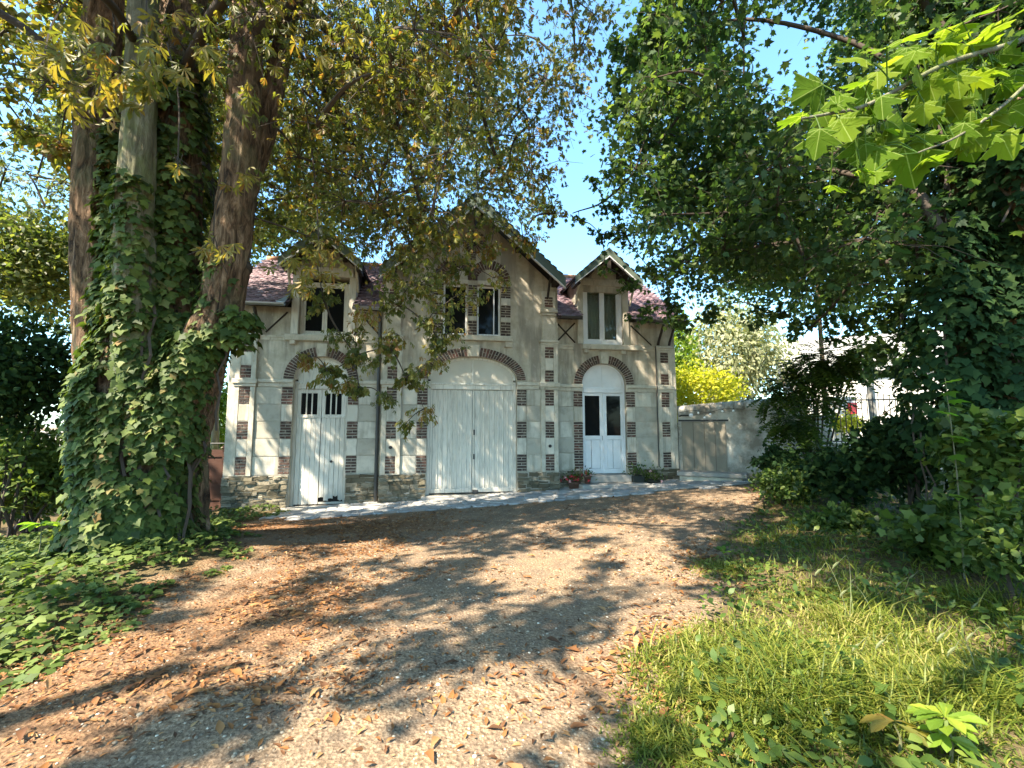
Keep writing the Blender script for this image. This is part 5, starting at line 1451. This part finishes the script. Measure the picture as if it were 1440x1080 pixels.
# --- near maple branch with big sunlit leaves, reaching in from a young maple outside the frame
YM = thing('young_maple', 'young maple branch with big bright green leaves reaching in from top right', 'tree', (0, 0, 0))
b = MB(); limb_tube(b, [(3.7, 1.5, -.1), (3.75, 1.5, 1.5), (3.7, 1.55, 3.0), (3.8, 1.6, 5.0)], .075, .05, 10, 6, .05); b.build('trunk', M['mossbark'], YM, True)
main = [(3.72, 1.53, 3.0), P_(1560, 0, 1.9), P_(1440, 55, 1.75), P_(1330, 90, 1.62), P_(1225, 145, 1.5), P_(1165, 160, 1.42), P_(1120, 168, 1.38)]
b = MB(); bc = limb_tube(b, main, .014, .003, 8, 8, .04); b.build('branch', M['mossbark'], YM, True)
b = MB(); bc2 = limb_tube(b, [P_(1500, 60, 1.85), P_(1420, 140, 1.7), P_(1350, 190, 1.6), P_(1290, 215, 1.5)], .008, .0025, 7, 8, .04); b.build('branch', M['mossbark'], YM, True)
def big_leaf(tn):
    k1, k2, k3, ph = g.uniform(.10, .28), g.uniform(-.2, .45), g.uniform(.05, .5), g.uniform(0, 6)
    def zf(x, y):
        ax = np.abs(x); vd = np.minimum.reduce([np.abs(ax * dy - y * dx) / math.hypot(dx, dy) for dx, dy in ((0, 1), (.74, .51), (.53, .09))])
        return -.45 * np.minimum(vd, .12) * k1 * 5 - k2 * x * x - k3 * (y - .25) ** 2 * .7 + .035 * np.sin(5 * x + 4 * y + ph)
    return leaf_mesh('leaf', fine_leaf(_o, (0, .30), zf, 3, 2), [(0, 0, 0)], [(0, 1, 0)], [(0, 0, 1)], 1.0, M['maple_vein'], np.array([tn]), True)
bl = [big_leaf(tn) for tn in (.1, .25, .4, .5, .6, .7, .85, 1.)]
BIG = [(1112, 165, 50, -95, .35), (1140, 128, 66, -120, .9), (1200, 84, 62, -95, .5), (1205, 115, 50, -85, .2), (1262, 58, 74, 60, .35), (1268, 82, 60, -90, .2), (1375, 62, 74, 80, .2), (1372, 20, 56, 60, .3), (1345, 45, 54, 100, .3),
       (1150, 200, 56, 190, .9), (1188, 180, 58, 170, .8), (1206, 212, 50, 175, .9), (1232, 222, 56, 200, .9), (1278, 232, 78, 165, .95), (1262, 178, 60, 110, .7), (1330, 150, 58, 180, .8), (1362, 205, 62, 150, .9), (1400, 168, 54, 120, .7),
       (1425, 128, 44, 90, .25), (1310, 128, 50, 160, .6), (1240, 148, 48, 190, .8), (1218, 150, 46, 185, .7), (1180, 142, 40, 195, .7), (1292, 108, 44, 150, .5), (1330, 95, 48, 140, .5), (1400, 98, 52, 100, .4), (1432, 80, 44, 90, .4),
       (1420, 22, 52, 60, .3), (1350, 188, 46, 200, .9), (1385, 122, 50, 150, .6), (1300, 200, 46, 190, .9), (1415, 205, 54, 170, .8), (1395, 40, 46, 70, .3), (1330, 60, 42, 90, .4), (1436, 160, 50, 140, .7), (1348, 120, 44, 170, .7), (1300, 150, 40, 175, .8), (1160, 165, 36, 160, .6)]
for _ in range(64):
    BIG.append((g.uniform(1170, 1440), 0, g.uniform(30, 52), g.uniform(60, 220), g.uniform(.2, .95)))
    x_ = BIG[-1][0]; BIG[-1] = (x_, 165 - (x_ - 1120) * .33 + g.uniform(-30, 125), *BIG[-1][2:])
pet = []
for k, (x, y, wpx, ang, hangv) in enumerate(BIG):
    dd = 1.36 + .42 * (x - 1110) / 330 + g.uniform(-.08, .10)
    p = at(x, y, dd); s = wpx / FPX * dd * .74
    o = link('leaf', bl[g.randrange(8)], YM)
    # tip direction in the picture: ang measured clockwise from up; hangv = how squarely the blade faces the viewer
    a_ = R(ang); tip = np.array([math.sin(a_), .25 * g.uniform(-1, 1), math.cos(a_)]); tip /= np.linalg.norm(tip)
    view = unit(np.array(p) - [0, 0, EYE])
    nrm = unit(-view * hangv + np.array([g.uniform(-.3, .3), g.uniform(-.3, .3), 1.0]) * (1.05 - hangv))
    if abs(nrm @ tip) > .8: nrm = unit(nrm + np.array([.5, -.5, 0]))
    X = unit(np.cross(tip, nrm)); Z = np.cross(X, tip)
    base = p - tip * s * .45
    o.matrix_world = Matrix(((X[0] * s, tip[0] * s, Z[0] * s, base[0]), (X[1] * s, tip[1] * s, Z[1] * s, base[1]), (X[2] * s, tip[2] * s, Z[2] * s, base[2]), (0, 0, 0, 1)))
    near = min(bc + bc2, key=lambda q: np.linalg.norm(q - base))
    pm = MB().tube(curve([near, (near + base) / 2 + [0, 0, .02], base], 4), .0022, 5, False)
    pet.append(pm)
for pm in pet: pm.build('leaf_stalk', M['hedge'], YM)

# --- unseen trees added outside the frame, crowns placed to shade drive and bank
def plain_tree(name, label, x, y, h, crown_c, crown_r, n, per, mat, tmpl, size, seed, r=(.6, 1.0), trunk_r=.25, ok=None, group=None, lean=(0, 0), compound=0):
    z0 = float(gz(x, y)) - .1
    t = thing(name, label, 'tree', (0, 0, 0), 0, group)
    b = MB(); c = limb_tube(b, [(x, y, z0), (x + lean[0] * .3, y + lean[1] * .3, z0 + h * .35), (x + lean[0], y + lean[1], z0 + h * .8)], trunk_r, trunk_r * .4, 10, 7, .06)
    b.build('trunk', M['bark'], t, True)
    cl = scatter_clumps(crown_c, crown_r, n, r, ok, seed)
    crown_parts(t, cl, c[len(c) // 2:], tmpl, mat, per, size, compound=compound)
    return t
def unseen(c, r):
    x, y, d = proj(c[None])
    return d[0] < .2 or x[0] < -160 - FPX * r / d[0] * .4 or x[0] > 1600 or y[0] < -140 - FPX * r / d[0]
SHADE = [((-7.5, -1.5), 10.5, (-5.6, .6, 7.6), (3.4, 2.8, 2.0), 24, 21), ((-3.0, -7.0), 11, (-2.6, -4.6, 7.8), (3.4, 2.6, 2.0), 24, 22), ((-12.0, 4.5), 12, (-10.3, 5.0, 8.0), (2.9, 3.0, 3.4), 40, 23), ((-.6, -3.2), 11, (.4, 1.3, 8.4), (3.3, 2.6, 1.4), 84, 25), ((-9.5, 1.5), 12, (-7.4, 3.6, 9.2), (2.6, 2.0, 1.5), 34, 26)]
for k, (p, h, cc, cr, n, sd) in enumerate(SHADE):
    plain_tree('shade_tree', ['tall chestnut beyond the left edge shading the drive', 'tall chestnut behind the viewer', 'tall leafy tree left of the ivied trunk', 'tall chestnut arching over the viewer', 'tall slender tree beyond the left edge'][k], p[0], p[1], h, cc, cr, int(n * 2.1), 95, 'chestnut_far', OVAL, .17, sd, (.32, .62), .28, unseen)

# --- background planting
def bush(name, label, cat, c, rad, n, mat, tmpl, size, seed=1, stems=5, group=None, droop=.2, shell=.55, zmin=None, up=.3):
    g2 = np.random.default_rng(seed); c = np.array(c, float)
    t = thing(name, label, cat, (c[0], c[1], float(gz(c[0], c[1]))), 0, group); o0 = np.array([c[0], c[1], float(gz(c[0], c[1]))])
    k = max(n // 60, 6)
    cen = g2.normal(size=(k, 3)); cen = unit(cen) * (shell + (1 - shell) * g2.random((k, 1))) * np.array(rad) * .8
    i = g2.integers(0, k, n)
    P = cen[i] + g2.normal(size=(n, 3)) * np.array(rad) * .17
    shade = g2.normal(0, .18, k)[i]
    if zmin is not None: P[:, 2] = np.maximum(P[:, 2], zmin - c[2] + g2.random(n) * .1)
    d = unit(P) * .5 + unit(g2.normal(size=(n, 3))) * .8; d[:, 2] += up - droop
    nr = unit(P) * .4 + unit(g2.normal(size=(n, 3))) * .6 + [0, 0, .5]
    link('foliage', leaf_mesh('foliage', tmpl, P + c - o0, d, nr, size * g2.uniform(.6, 1.3, n), M[mat], np.clip(g2.random(n) + shade, 0, 1)), t, 'stuff')
    st_ = MB()
    for q in range(stems):
        e = cen[q % k] + c - o0; st_.tube(curve([(g2.normal(0, .1), g2.normal(0, .1), -.05), e * [.4, .4, .5] + g2.normal(0, .05, 3), e], 4), [.03 * max(rad) ** .5 * (1 - .7 * s / 8) for s in range(9)], 5, False)
    st_.build('stem', M['twig'], t, kind='stuff')
    return t
def bpos(px, py, d): return tuple(at(px, py, d))
bush('yellow_bush', 'bright yellow bush behind the garden wall next to the house corner', 'bush', bpos(985, 560, 17.5), (1.9, 1.3, 1.5), 5200, 'sunbush', OVAL, .16, 2)
bush('yellow_bush', 'narrow yellow-green bush squeezed against the house corner behind the wall', 'bush', bpos(950, 500, 19.), (.9, 1.0, 2.2), 3000, 'hedge', OVAL, .18, 3)
bush('willow_tree', 'pale sunlit willow with fine drooping leaves behind the yellow bush', 'tree', bpos(1020, 500, 24), (3.4, 2.4, 3.2), 12000, 'willow', SIMPLE, .30, 4, 9, None, 1.0)
bush('street_shrub', 'yellow flowering shrub by the letter box across the street', 'shrub', bpos(1196, 592, 17.0), (1.0, .5, .45), 900, 'sunbush', OVAL, .13, 5)
bush('hedge', 'bright green hedge seen between the left tree and the house', 'hedge', bpos(290, 590, 18), (1.9, 1.0, 1.7), 6500, 'hedge', OVAL, .17, 6)
x, y, z = at(301, 620, 14)
b = MB(); limb_tube(b, [(x, y, -.4), (x + .04, y, 1.0), (x - .02, y, 2.2), (x + .15, y, 4.2)], .13, .09, 9, 6, .08)
tt = thing('slim_tree', 'slim bare tree trunk in front of the bright hedge', 'tree'); b.build('trunk', M['mossbark'], tt, True)
crown_parts(tt, scatter_clumps((x + .1, y, 5.6), (1.6, 1.6, 1.4), 22, (.5, .8), view_clear([FACADE], .8), 41), [np.array((x + .15, y, 4.2))], OVAL, 'chestnut_far', 90, .15)
# left of the big tree
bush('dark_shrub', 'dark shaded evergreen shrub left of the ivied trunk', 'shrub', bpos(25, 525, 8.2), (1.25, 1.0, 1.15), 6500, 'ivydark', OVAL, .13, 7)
bush('sunlit_shrub', 'sun-flecked shrub with small pale leaves at the left edge', 'shrub', bpos(45, 655, 8.6), (1.35, .9, .95), 3400, 'ground_ivy', OVAL, .13, 8, shell=.3)
bush('lilac_bush', 'tall loose olive green bush rising behind the dark shrub', 'bush', bpos(30, 370, 11.), (1.9, 1.5, 1.7), 6500, 'chestnut_far', OVAL, .15, 9, shell=.3)
plain_tree('background_tree', 'tall airy tree far behind the left trunks', -12.5, 16.5, 12, (-12.2, 16.2, 9.0), (6.0, 3.5, 6.2), 230, 170, 'chestnut_far', OVAL, .19, 31, (.8, 1.2), .22, view_clear([FACADE, LEFTROOF], .5))
bush('hedge', 'low rough hedge beneath the dark shaded shrub at far left', 'hedge', (-10.2, 9.4, .45), (1.7, .8, .85), 5200, 'bush', OVAL, .12, 71)
bush('hedge', 'tall rough hedge in front of the pale boundary wall', 'hedge', (-14.0, 11.0, .9), (2.4, 1.0, 1.6), 6500, 'chestnut_far', OVAL, .15, 72)
# right: behind the railing and round the pier
plain_tree('background_tree', 'leafy tree beyond the garden wall right of the willow', 10.8, 15.2, 11, (10.4, 15.0, 7.4), (4.2, 2.6, 4.0), 64, 130, 'maple', OVAL, .19, 32, (.7, 1.1), .10, lambda c, r: (lambda q: q[0][0] > 1000 and q[1][0] < 430 and okR0(c, r))(proj(c[None])))

# --- climbing shrub over the gate pier: feathered (pinnate) leaves
def pinnate_shrub():
    t = thing('wisteria', 'arching wisteria with feathered leaves smothering the gate pier', 'climber', (7.75, 11.3, 0))
    o0 = np.array([7.75, 11.3, 0.]); P = []; D = []; N_ = []; S_ = []; T = []; st_ = MB()
    for px, py, d, r, n in ((1112, 540, 10.6, .46, 42), (1140, 515, 10.6, .50, 46), (1165, 505, 10.6, .50, 44), (1108, 590, 10.6, .38, 30), (1150, 560, 10.5, .45, 30), (1190, 520, 10.4, .40, 34), (1120, 600, 10.4, .42, 30), (1082, 560, 10.7, .26, 14), (1215, 490, 10.2, .35, 22), (1110, 650, 10.4, .45, 26), (1140, 630, 10.4, .4, 20)):
        c = at(px, py, d)
        st_.tube(curve([o0 * 0, (c - o0) * [.5, .5, .6], c - o0], 4), .022, 5, False)
        for i in range(int(n * 2.6)):
            dr = rdir(1, .7)[0]; s0 = c + dr * r * rng.uniform(.2, .8); ax = unit(dr + [0, -.25, -.25 + rng.normal(0, .2)]); L = rng.uniform(.26, .46); tt = rng.random()
            sd = unit(np.cross(ax, [0, 0, 1.])); prev = None
            for k in range(6):
                f = (k + 1) / 6; q = s0 + ax * L * f + np.array([0, 0, -.12 * f * f])
                for sg in (-1, 1):
                    P.append(q); D.append(sd * sg + ax * .5 + [0, 0, -.25]); N_.append(np.array([0, 0, 1.]) + rdir(1)[0] * .2); S_.append(.115 * (1.15 - .4 * abs(f - .5))); T.append(tt)
            P.append(s0 + ax * L + [0, 0, -.13]); D.append(ax); N_.append((0, .1, 1.)); S_.append(.08); T.append(tt)
    P = np.array(P) - o0
    link('foliage', leaf_mesh('foliage', OVAL, P, np.array(D), np.array(N_), np.array(S_), M['bush'], np.array(T)), t, 'stuff')
    st_.tube(curve([(0, 0, -.3), (.08, .0, .8), (-.02, .05, 1.6), (.15, 0, 2.4)], 6), [.10 - .004 * i for i in range(19)], 8, False)
    st_.build('stem', M['twig'], t, kind='stuff')
pinnate_shrub()
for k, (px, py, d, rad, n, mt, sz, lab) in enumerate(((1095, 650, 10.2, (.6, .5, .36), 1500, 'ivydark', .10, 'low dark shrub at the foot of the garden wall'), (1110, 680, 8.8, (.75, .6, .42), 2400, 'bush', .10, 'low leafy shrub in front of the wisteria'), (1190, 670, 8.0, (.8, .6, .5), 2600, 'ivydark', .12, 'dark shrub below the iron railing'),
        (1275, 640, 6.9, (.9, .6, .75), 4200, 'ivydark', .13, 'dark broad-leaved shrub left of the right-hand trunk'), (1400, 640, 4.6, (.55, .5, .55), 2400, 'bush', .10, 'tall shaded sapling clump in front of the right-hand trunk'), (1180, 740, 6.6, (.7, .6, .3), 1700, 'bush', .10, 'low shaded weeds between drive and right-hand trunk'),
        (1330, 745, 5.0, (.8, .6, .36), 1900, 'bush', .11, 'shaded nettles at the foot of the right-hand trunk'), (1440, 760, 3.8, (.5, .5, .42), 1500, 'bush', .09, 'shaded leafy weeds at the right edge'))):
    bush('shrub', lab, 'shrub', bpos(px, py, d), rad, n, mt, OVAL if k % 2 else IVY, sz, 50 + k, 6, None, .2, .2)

# --- small plants with leaves large enough to single out
def broad_sapling(name, label, p, leaves, mat, h, group=None, tmpl=OVAL):
    t = thing(name, label, 'sapling', tuple(p), 0, group)
    MB().tube(curve([(0, 0, -.03), (.02, 0, h * .5), (0, .01, h)], 5), [.009 - .0006 * i for i in range(11)], 6, False).build('stem', M['mossbark'], t)
    ml = [leaf_mesh('leaf', leaflet_fine(k_ * 7 + len(label)) if tmpl is OVAL else tmpl, [(0, 0, 0)], [(0, 1, 0)], [(0, 0, 1)], 1., M[mat], np.array([v]), True) for k_, v in enumerate((.1, .35, .6, .9))]
    for (az, el, s, z) in leaves:
        o = link('leaf', ml[g.randrange(4)], t); o.location = (0, 0, z); o.scale = (s, s, s); o.rotation_euler = (R(el), g.uniform(-.3, .3), R(az))
    return t
def fans(n, z, s, el, k=5, ph=0):
    L = []
    for i in range(n):
        a0 = ph + 360 * i / n
        for j in range(k): L.append((a0 + (j - (k - 1) / 2) * 26, el + g.uniform(-12, 8), s * (1 - .10 * abs(j - (k - 1) / 2)) * g.uniform(.85, 1.1), z + g.uniform(-.02, .02)))
    return L
def on_ground(px, py):
    v = np.array([(px - 720) / FPX, 0, 0]) + UP * ((540 - py) / FPX) + FW; d = 2.
    for _ in range(30): d = (float(gz(v[0] * d, v[1] * d)) - EYE) / v[2] * .6 + d * .4
    return np.array([v[0] * d, v[1] * d, EYE + v[2] * d])
broad_sapling('chestnut_seedling', 'chestnut seedling with big yellow-green leaves in the bottom right grass', on_ground(1335, 1075), fans(3, .20, .15, 8, 5, 20) + fans(2, .13, .13, -6, 5, 80), 'hedge', .20)
broad_sapling('chestnut_seedling', 'yellowing chestnut seedling beside the bigger green one at bottom right', on_ground(1262, 1062), fans(2, .14, .15, 0, 4, 60), 'yellowleaf', .14)
broad_sapling('chestnut_sprout', 'chestnut sprout with pale green leaflets at the foot of the ivy', on_ground(52, 790), fans(3, .42, .22, 12, 5, 200), 'maple_big', .42)
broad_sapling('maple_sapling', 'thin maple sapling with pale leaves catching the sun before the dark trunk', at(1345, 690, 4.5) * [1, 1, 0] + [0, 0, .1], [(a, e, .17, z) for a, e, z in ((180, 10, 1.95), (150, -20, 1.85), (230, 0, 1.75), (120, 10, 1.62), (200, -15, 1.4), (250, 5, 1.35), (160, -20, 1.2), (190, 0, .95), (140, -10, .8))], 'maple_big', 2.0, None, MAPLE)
broad_sapling('weed_clump', 'small light green weed at the drive edge near the right-hand shrubs', on_ground(1020, 745), fans(3, .16, .13, 20, 3), 'ground_ivy', .16)
broad_sapling('weed_clump', 'yellow-green weed on the grass tuft in the middle right', on_ground(1018, 798), fans(2, .16, .13, 40, 3), 'maple_big', .16)

# --- ground covers (beyond counting)
def scatter(n, ok, x0, x1, y0, y1, dens=None):
    out = np.zeros((0, 2))
    while len(out) < n:
        q = np.stack([rng.uniform(x0, x1, n * 2), y0 + (y1 - y0) * rng.random(n * 2) ** 1.5], -1)
        k = ok(q[:, 0], q[:, 1]); out = np.concatenate([out, q[k]])
    return out[:n]
def put(n, ok, x0, x1, y0, y1):
    q = scatter(n, ok, x0, x1, y0, y1); return np.concatenate([q, gz(q[:, 0], q[:, 1])[:, None]], 1)
# left: ivy carpet
ng = 19000
q = put(ng, lambda x, y: x - edge_l(y) < -.15 - edge_wob(x, y) * 1.2, -9, -2.8, 1.2, 11)
q[:, 2] += (.04 + .20 * vnoise(q[:, 0], q[:, 1], .45, 15)) * sstep(.15, -.6, q[:, 0] - edge_l(q[:, 1])) * rng.uniform(.4, 1.1, ng) + .015
link_ = leaf_mesh('ground_ivy', IVY, q, np.stack([rng.normal(size=ng), rng.normal(size=ng), rng.normal(0, .3, ng) - .25], -1), rdir(ng) * .45 + [0, -.15, 1.], rng.uniform(.045, .105, ng), M['ground_ivy'])
tag(link('ground_ivy', link_), 'carpet of ivy leaves spreading from the left tree to the drive', 'ivy', kind='stuff')
# right: grass blades
TUSS = [(on_ground(px, py), r, w) for px, py, r, w in ((1010, 800, .30, 1.), (985, 900, .3, .7), (960, 980, .35, 1.2), (1050, 960, .4, 1.2), (1130, 850, .5, 1.), (1180, 930, .5, 1.6), (1250, 950, .45, 1.4), (1330, 940, .5, 1.4), (1060, 1060, .3, .9), (925, 1045, .18, .8), (1130, 1000, .4, 1.), (1400, 980, .4, 1.2), (1250, 1040, .35, .8), (1110, 765, .5, .5), (1250, 830, .6, .8), (1380, 860, .6, .8))]
def grass():
    P = []; 
    w = np.array([t[2] for t in TUSS]); w = w / w.sum()
    for (c, r, _), f in zip(TUSS, w):
        k = int(26000 * f); a = rng.normal(0, r * .62, (k, 2)); P.append(np.stack([c[0] + a[:, 0], c[1] + a[:, 1] * 1.2], -1))
    q2 = scatter(11000, lambda x, y: (x - edge_r(y) + edge_wob(x, y) > .05) & (vnoise(x, y, .4, 19) > .45), .3, 9, 1.6, 10.5)
    P = np.concatenate(P + [q2]); P = P[(P[:, 0] - edge_r(P[:, 1]) > -.30) & (P[:, 1] > 1.3)]; n = len(P)
    z = gz(P[:, 0], P[:, 1]); h = rng.gamma(4, .024, n) * (.25 + 1.5 * vnoise(P[:, 0], P[:, 1], .45, 20) ** 1.5) * sstep(-.4, .9, P[:, 0] - edge_r(P[:, 1]) + edge_wob(P[:, 0], P[:, 1])) + .02
    an = rng.random(n) * 6.283; bend = rng.uniform(.35, 1.5, n); wd = rng.uniform(.0022, .0048, n) * (1 + .12 * P[:, 1])
    dx, dy = np.cos(an), np.sin(an); sx, sy = -dy, dx; V = np.zeros((n, 7, 3))
    for k, (t, ww) in enumerate(((0, 1.), (.4, .9), (.75, .6), (1., 0.))):
        c = np.stack([P[:, 0] + dx * bend * h * t * t, P[:, 1] + dy * bend * h * t * t, z - .01 + h * (t - .38 * bend * t * t)], -1)
        if k < 3:
            o = np.stack([sx * wd * ww, sy * wd * ww, np.zeros(n)], -1); V[:, 2 * k] = c - o; V[:, 2 * k + 1] = c + o
        else: V[:, 6] = c
    F = np.array([(0, 1, 3), (0, 3, 2), (2, 3, 5), (2, 5, 4), (4, 5, 6)])
    tr = (F[None] + (np.arange(n) * 7)[:, None, None]).reshape(-1, 3)
    ti = np.clip(rng.random(n) * .8 + .35 * (vnoise(P[:, 0], P[:, 1], .8, 22) - .4), 0, 1)
    tag(link('grass', np_mesh('grass', V.reshape(-1, 3), tr, M['grass'], np.repeat(ti, 7))), 'long tufted grass and weeds on the sunny bank right of the drive', 'grass', kind='stuff')
grass()
# broad-leaved weeds through the grass
nw = 9000
q = put(nw, lambda x, y: (x - edge_r(y) > .25) & (vnoise(x, y, .6, 25) + .25 * sstep(3.5, 6, y) > .48), .4, 9, 1.6, 11)
q[:, 2] += rng.uniform(.02, .20, nw) * (.4 + vnoise(q[:, 0], q[:, 1], .5, 26))
tag(link('weeds', leaf_mesh('weeds', OVAL, q, np.stack([rng.normal(size=nw), rng.normal(size=nw), rng.normal(.1, .4, nw)], -1), rdir(nw) * .5 + [0, 0, 1.], rng.uniform(.04, .095, nw), M['bush'])), 'low broad-leaved weeds growing through the grass and under the shrubs', 'weeds', kind='stuff')
# seed heads standing over the grass
def seed_heads():
    t = thing('seeding_grass', 'tall pale grass stems with drooping seed heads against the dark shade', 'grass', tuple(on_ground(1230, 900)))
    o0 = np.array(t.location)
    for k, (px, py) in enumerate(((1160, 800), (1175, 812), (1195, 830), (1205, 815), (1225, 815), (1245, 830), (1272, 818), (1290, 808), (1310, 850), (1380, 848), (1375, 890), (1315, 905), (1335, 890), (1350, 910), (1395, 935), (1185, 790), (1215, 905), (1250, 900))):
        d = 3.6 + g.uniform(-.3, .8) if py < 870 else 2.9 + g.uniform(-.2, .3)
        tip = at(px, py, d); b = np.array([tip[0] + g.uniform(-.05, .2), tip[1] + g.uniform(-.1, .1), float(gz(tip[0], tip[1]))])
        top = tip + [g.uniform(.0, .05), 0, .04]
        s = MB().tube(curve([b - o0, (b + top) / 2 - o0 + [.02, 0, .03], top - o0, tip - o0 + [-.03, 0, 0]], 5), [.0028 - .0001 * i for i in range(16)], 4, False).build('stalk', M['litter'] if False else M['willow'], t)
        e = tip - o0 + [-.03, 0, 0]
        MB().tube([e, e + [-.02, 0, -.012], e + [-.045, 0, -.035], e + [-.055, 0, -.055]], [.003, .008, .007, .002], 5).build('seed_head', M['willow'], s)
seed_heads()
# fallen leaves and pebbles on the drive
def lit_w(x, y):
    d = x - edge_l(y)
    return .9 * sstep(3.2, .1, d) * sstep(-.6, .0, d) + .9 * np.exp(-((x + 2.2) ** 2 / 3.5 + (y - 8.4) ** 2 / 1.2)) + .15 + .5 * np.exp(-((x - edge_r(y)) ** 2 / .10))
nl = 21000
q = put(nl, lambda x, y: (rng.random(len(x)) < lit_w(x, y) * (.12 + 2.0 * vnoise(x, y, .6, 40) ** 2)) & (x > edge_l(y) - .5) & (x < edge_r(y) + .8), -6, 7, 1.3, 10.8)
q[:, 2] += rng.uniform(.004, .02, nl)
tag(link('fallen_leaves', leaf_mesh('fallen_leaves', LEAFLET, q, np.stack([rng.normal(size=nl), rng.normal(size=nl), rng.normal(0, .12, nl)], -1), rdir(nl) * .28 + [0, 0, 1.], np.where(rng.random(nl) < .07, rng.uniform(.08, .13, nl), rng.uniform(.018, .066, nl)), M['litter'])), 'orange-brown leaf litter drifted along the left side of the drive', 'leaves', kind='stuff')
npb = 7000
q = put(npb, lambda x, y: (x > edge_l(y) + .3) & (x < edge_r(y) + .1) & (vnoise(x, y, .5, 44) > .30), -5, 6.5, 1.3, 10.2)
pb = pebble_mesh('pebble', 3); pv = np.array([v.co[:] for v in pb.vertices]); pt = np.array([p.vertices[:] for p in pb.polygons]); bpy.data.meshes.remove(pb)
sz = rng.gamma(2.6, .0038, npb) + .004; an = rng.random(npb) * 6.28; c, s = np.cos(an), np.sin(an)
W = pv[None] * sz[:, None, None]; W = np.stack([W[..., 0] * c[:, None] * 1.3 - W[..., 1] * s[:, None], W[..., 0] * s[:, None] * 1.3 + W[..., 1] * c[:, None], W[..., 2]], -1) + q[:, None]
tag(link('pebbles', np_mesh('pebbles', W.reshape(-1, 3), (pt[None] + (np.arange(npb) * len(pv))[:, None, None]).reshape(-1, 3), M['pebble'], np.repeat(rng.random(npb), len(pv)))), 'pale gravel pebbles scattered over the earth drive', 'gravel', kind='stuff')


# repeats of one kind share a group
GROUPS = {'hedge': 'hedges left of the house', 'shrub': 'shrubs under the right-hand tree and by the big left trunk', 'yellow_bush': 'bright bushes behind the garden wall', 'chestnut_seedling': 'chestnut seedlings in the grass', 'weed_clump': 'small weeds along the drive edge', 'background_tree': 'trees beyond the garden',
          'climbing_ivy': 'ivy climbing the big trunks', 'street_house': 'houses across the street', 'shade_tree': 'trees around the drive outside the picture', 'flower_pot': 'potted plants by the white door'}
for o in list(COL.objects):
    st_n = o.name.split('.')[0]
    if o.parent is None and st_n in GROUPS: o['group'] = GROUPS[st_n]
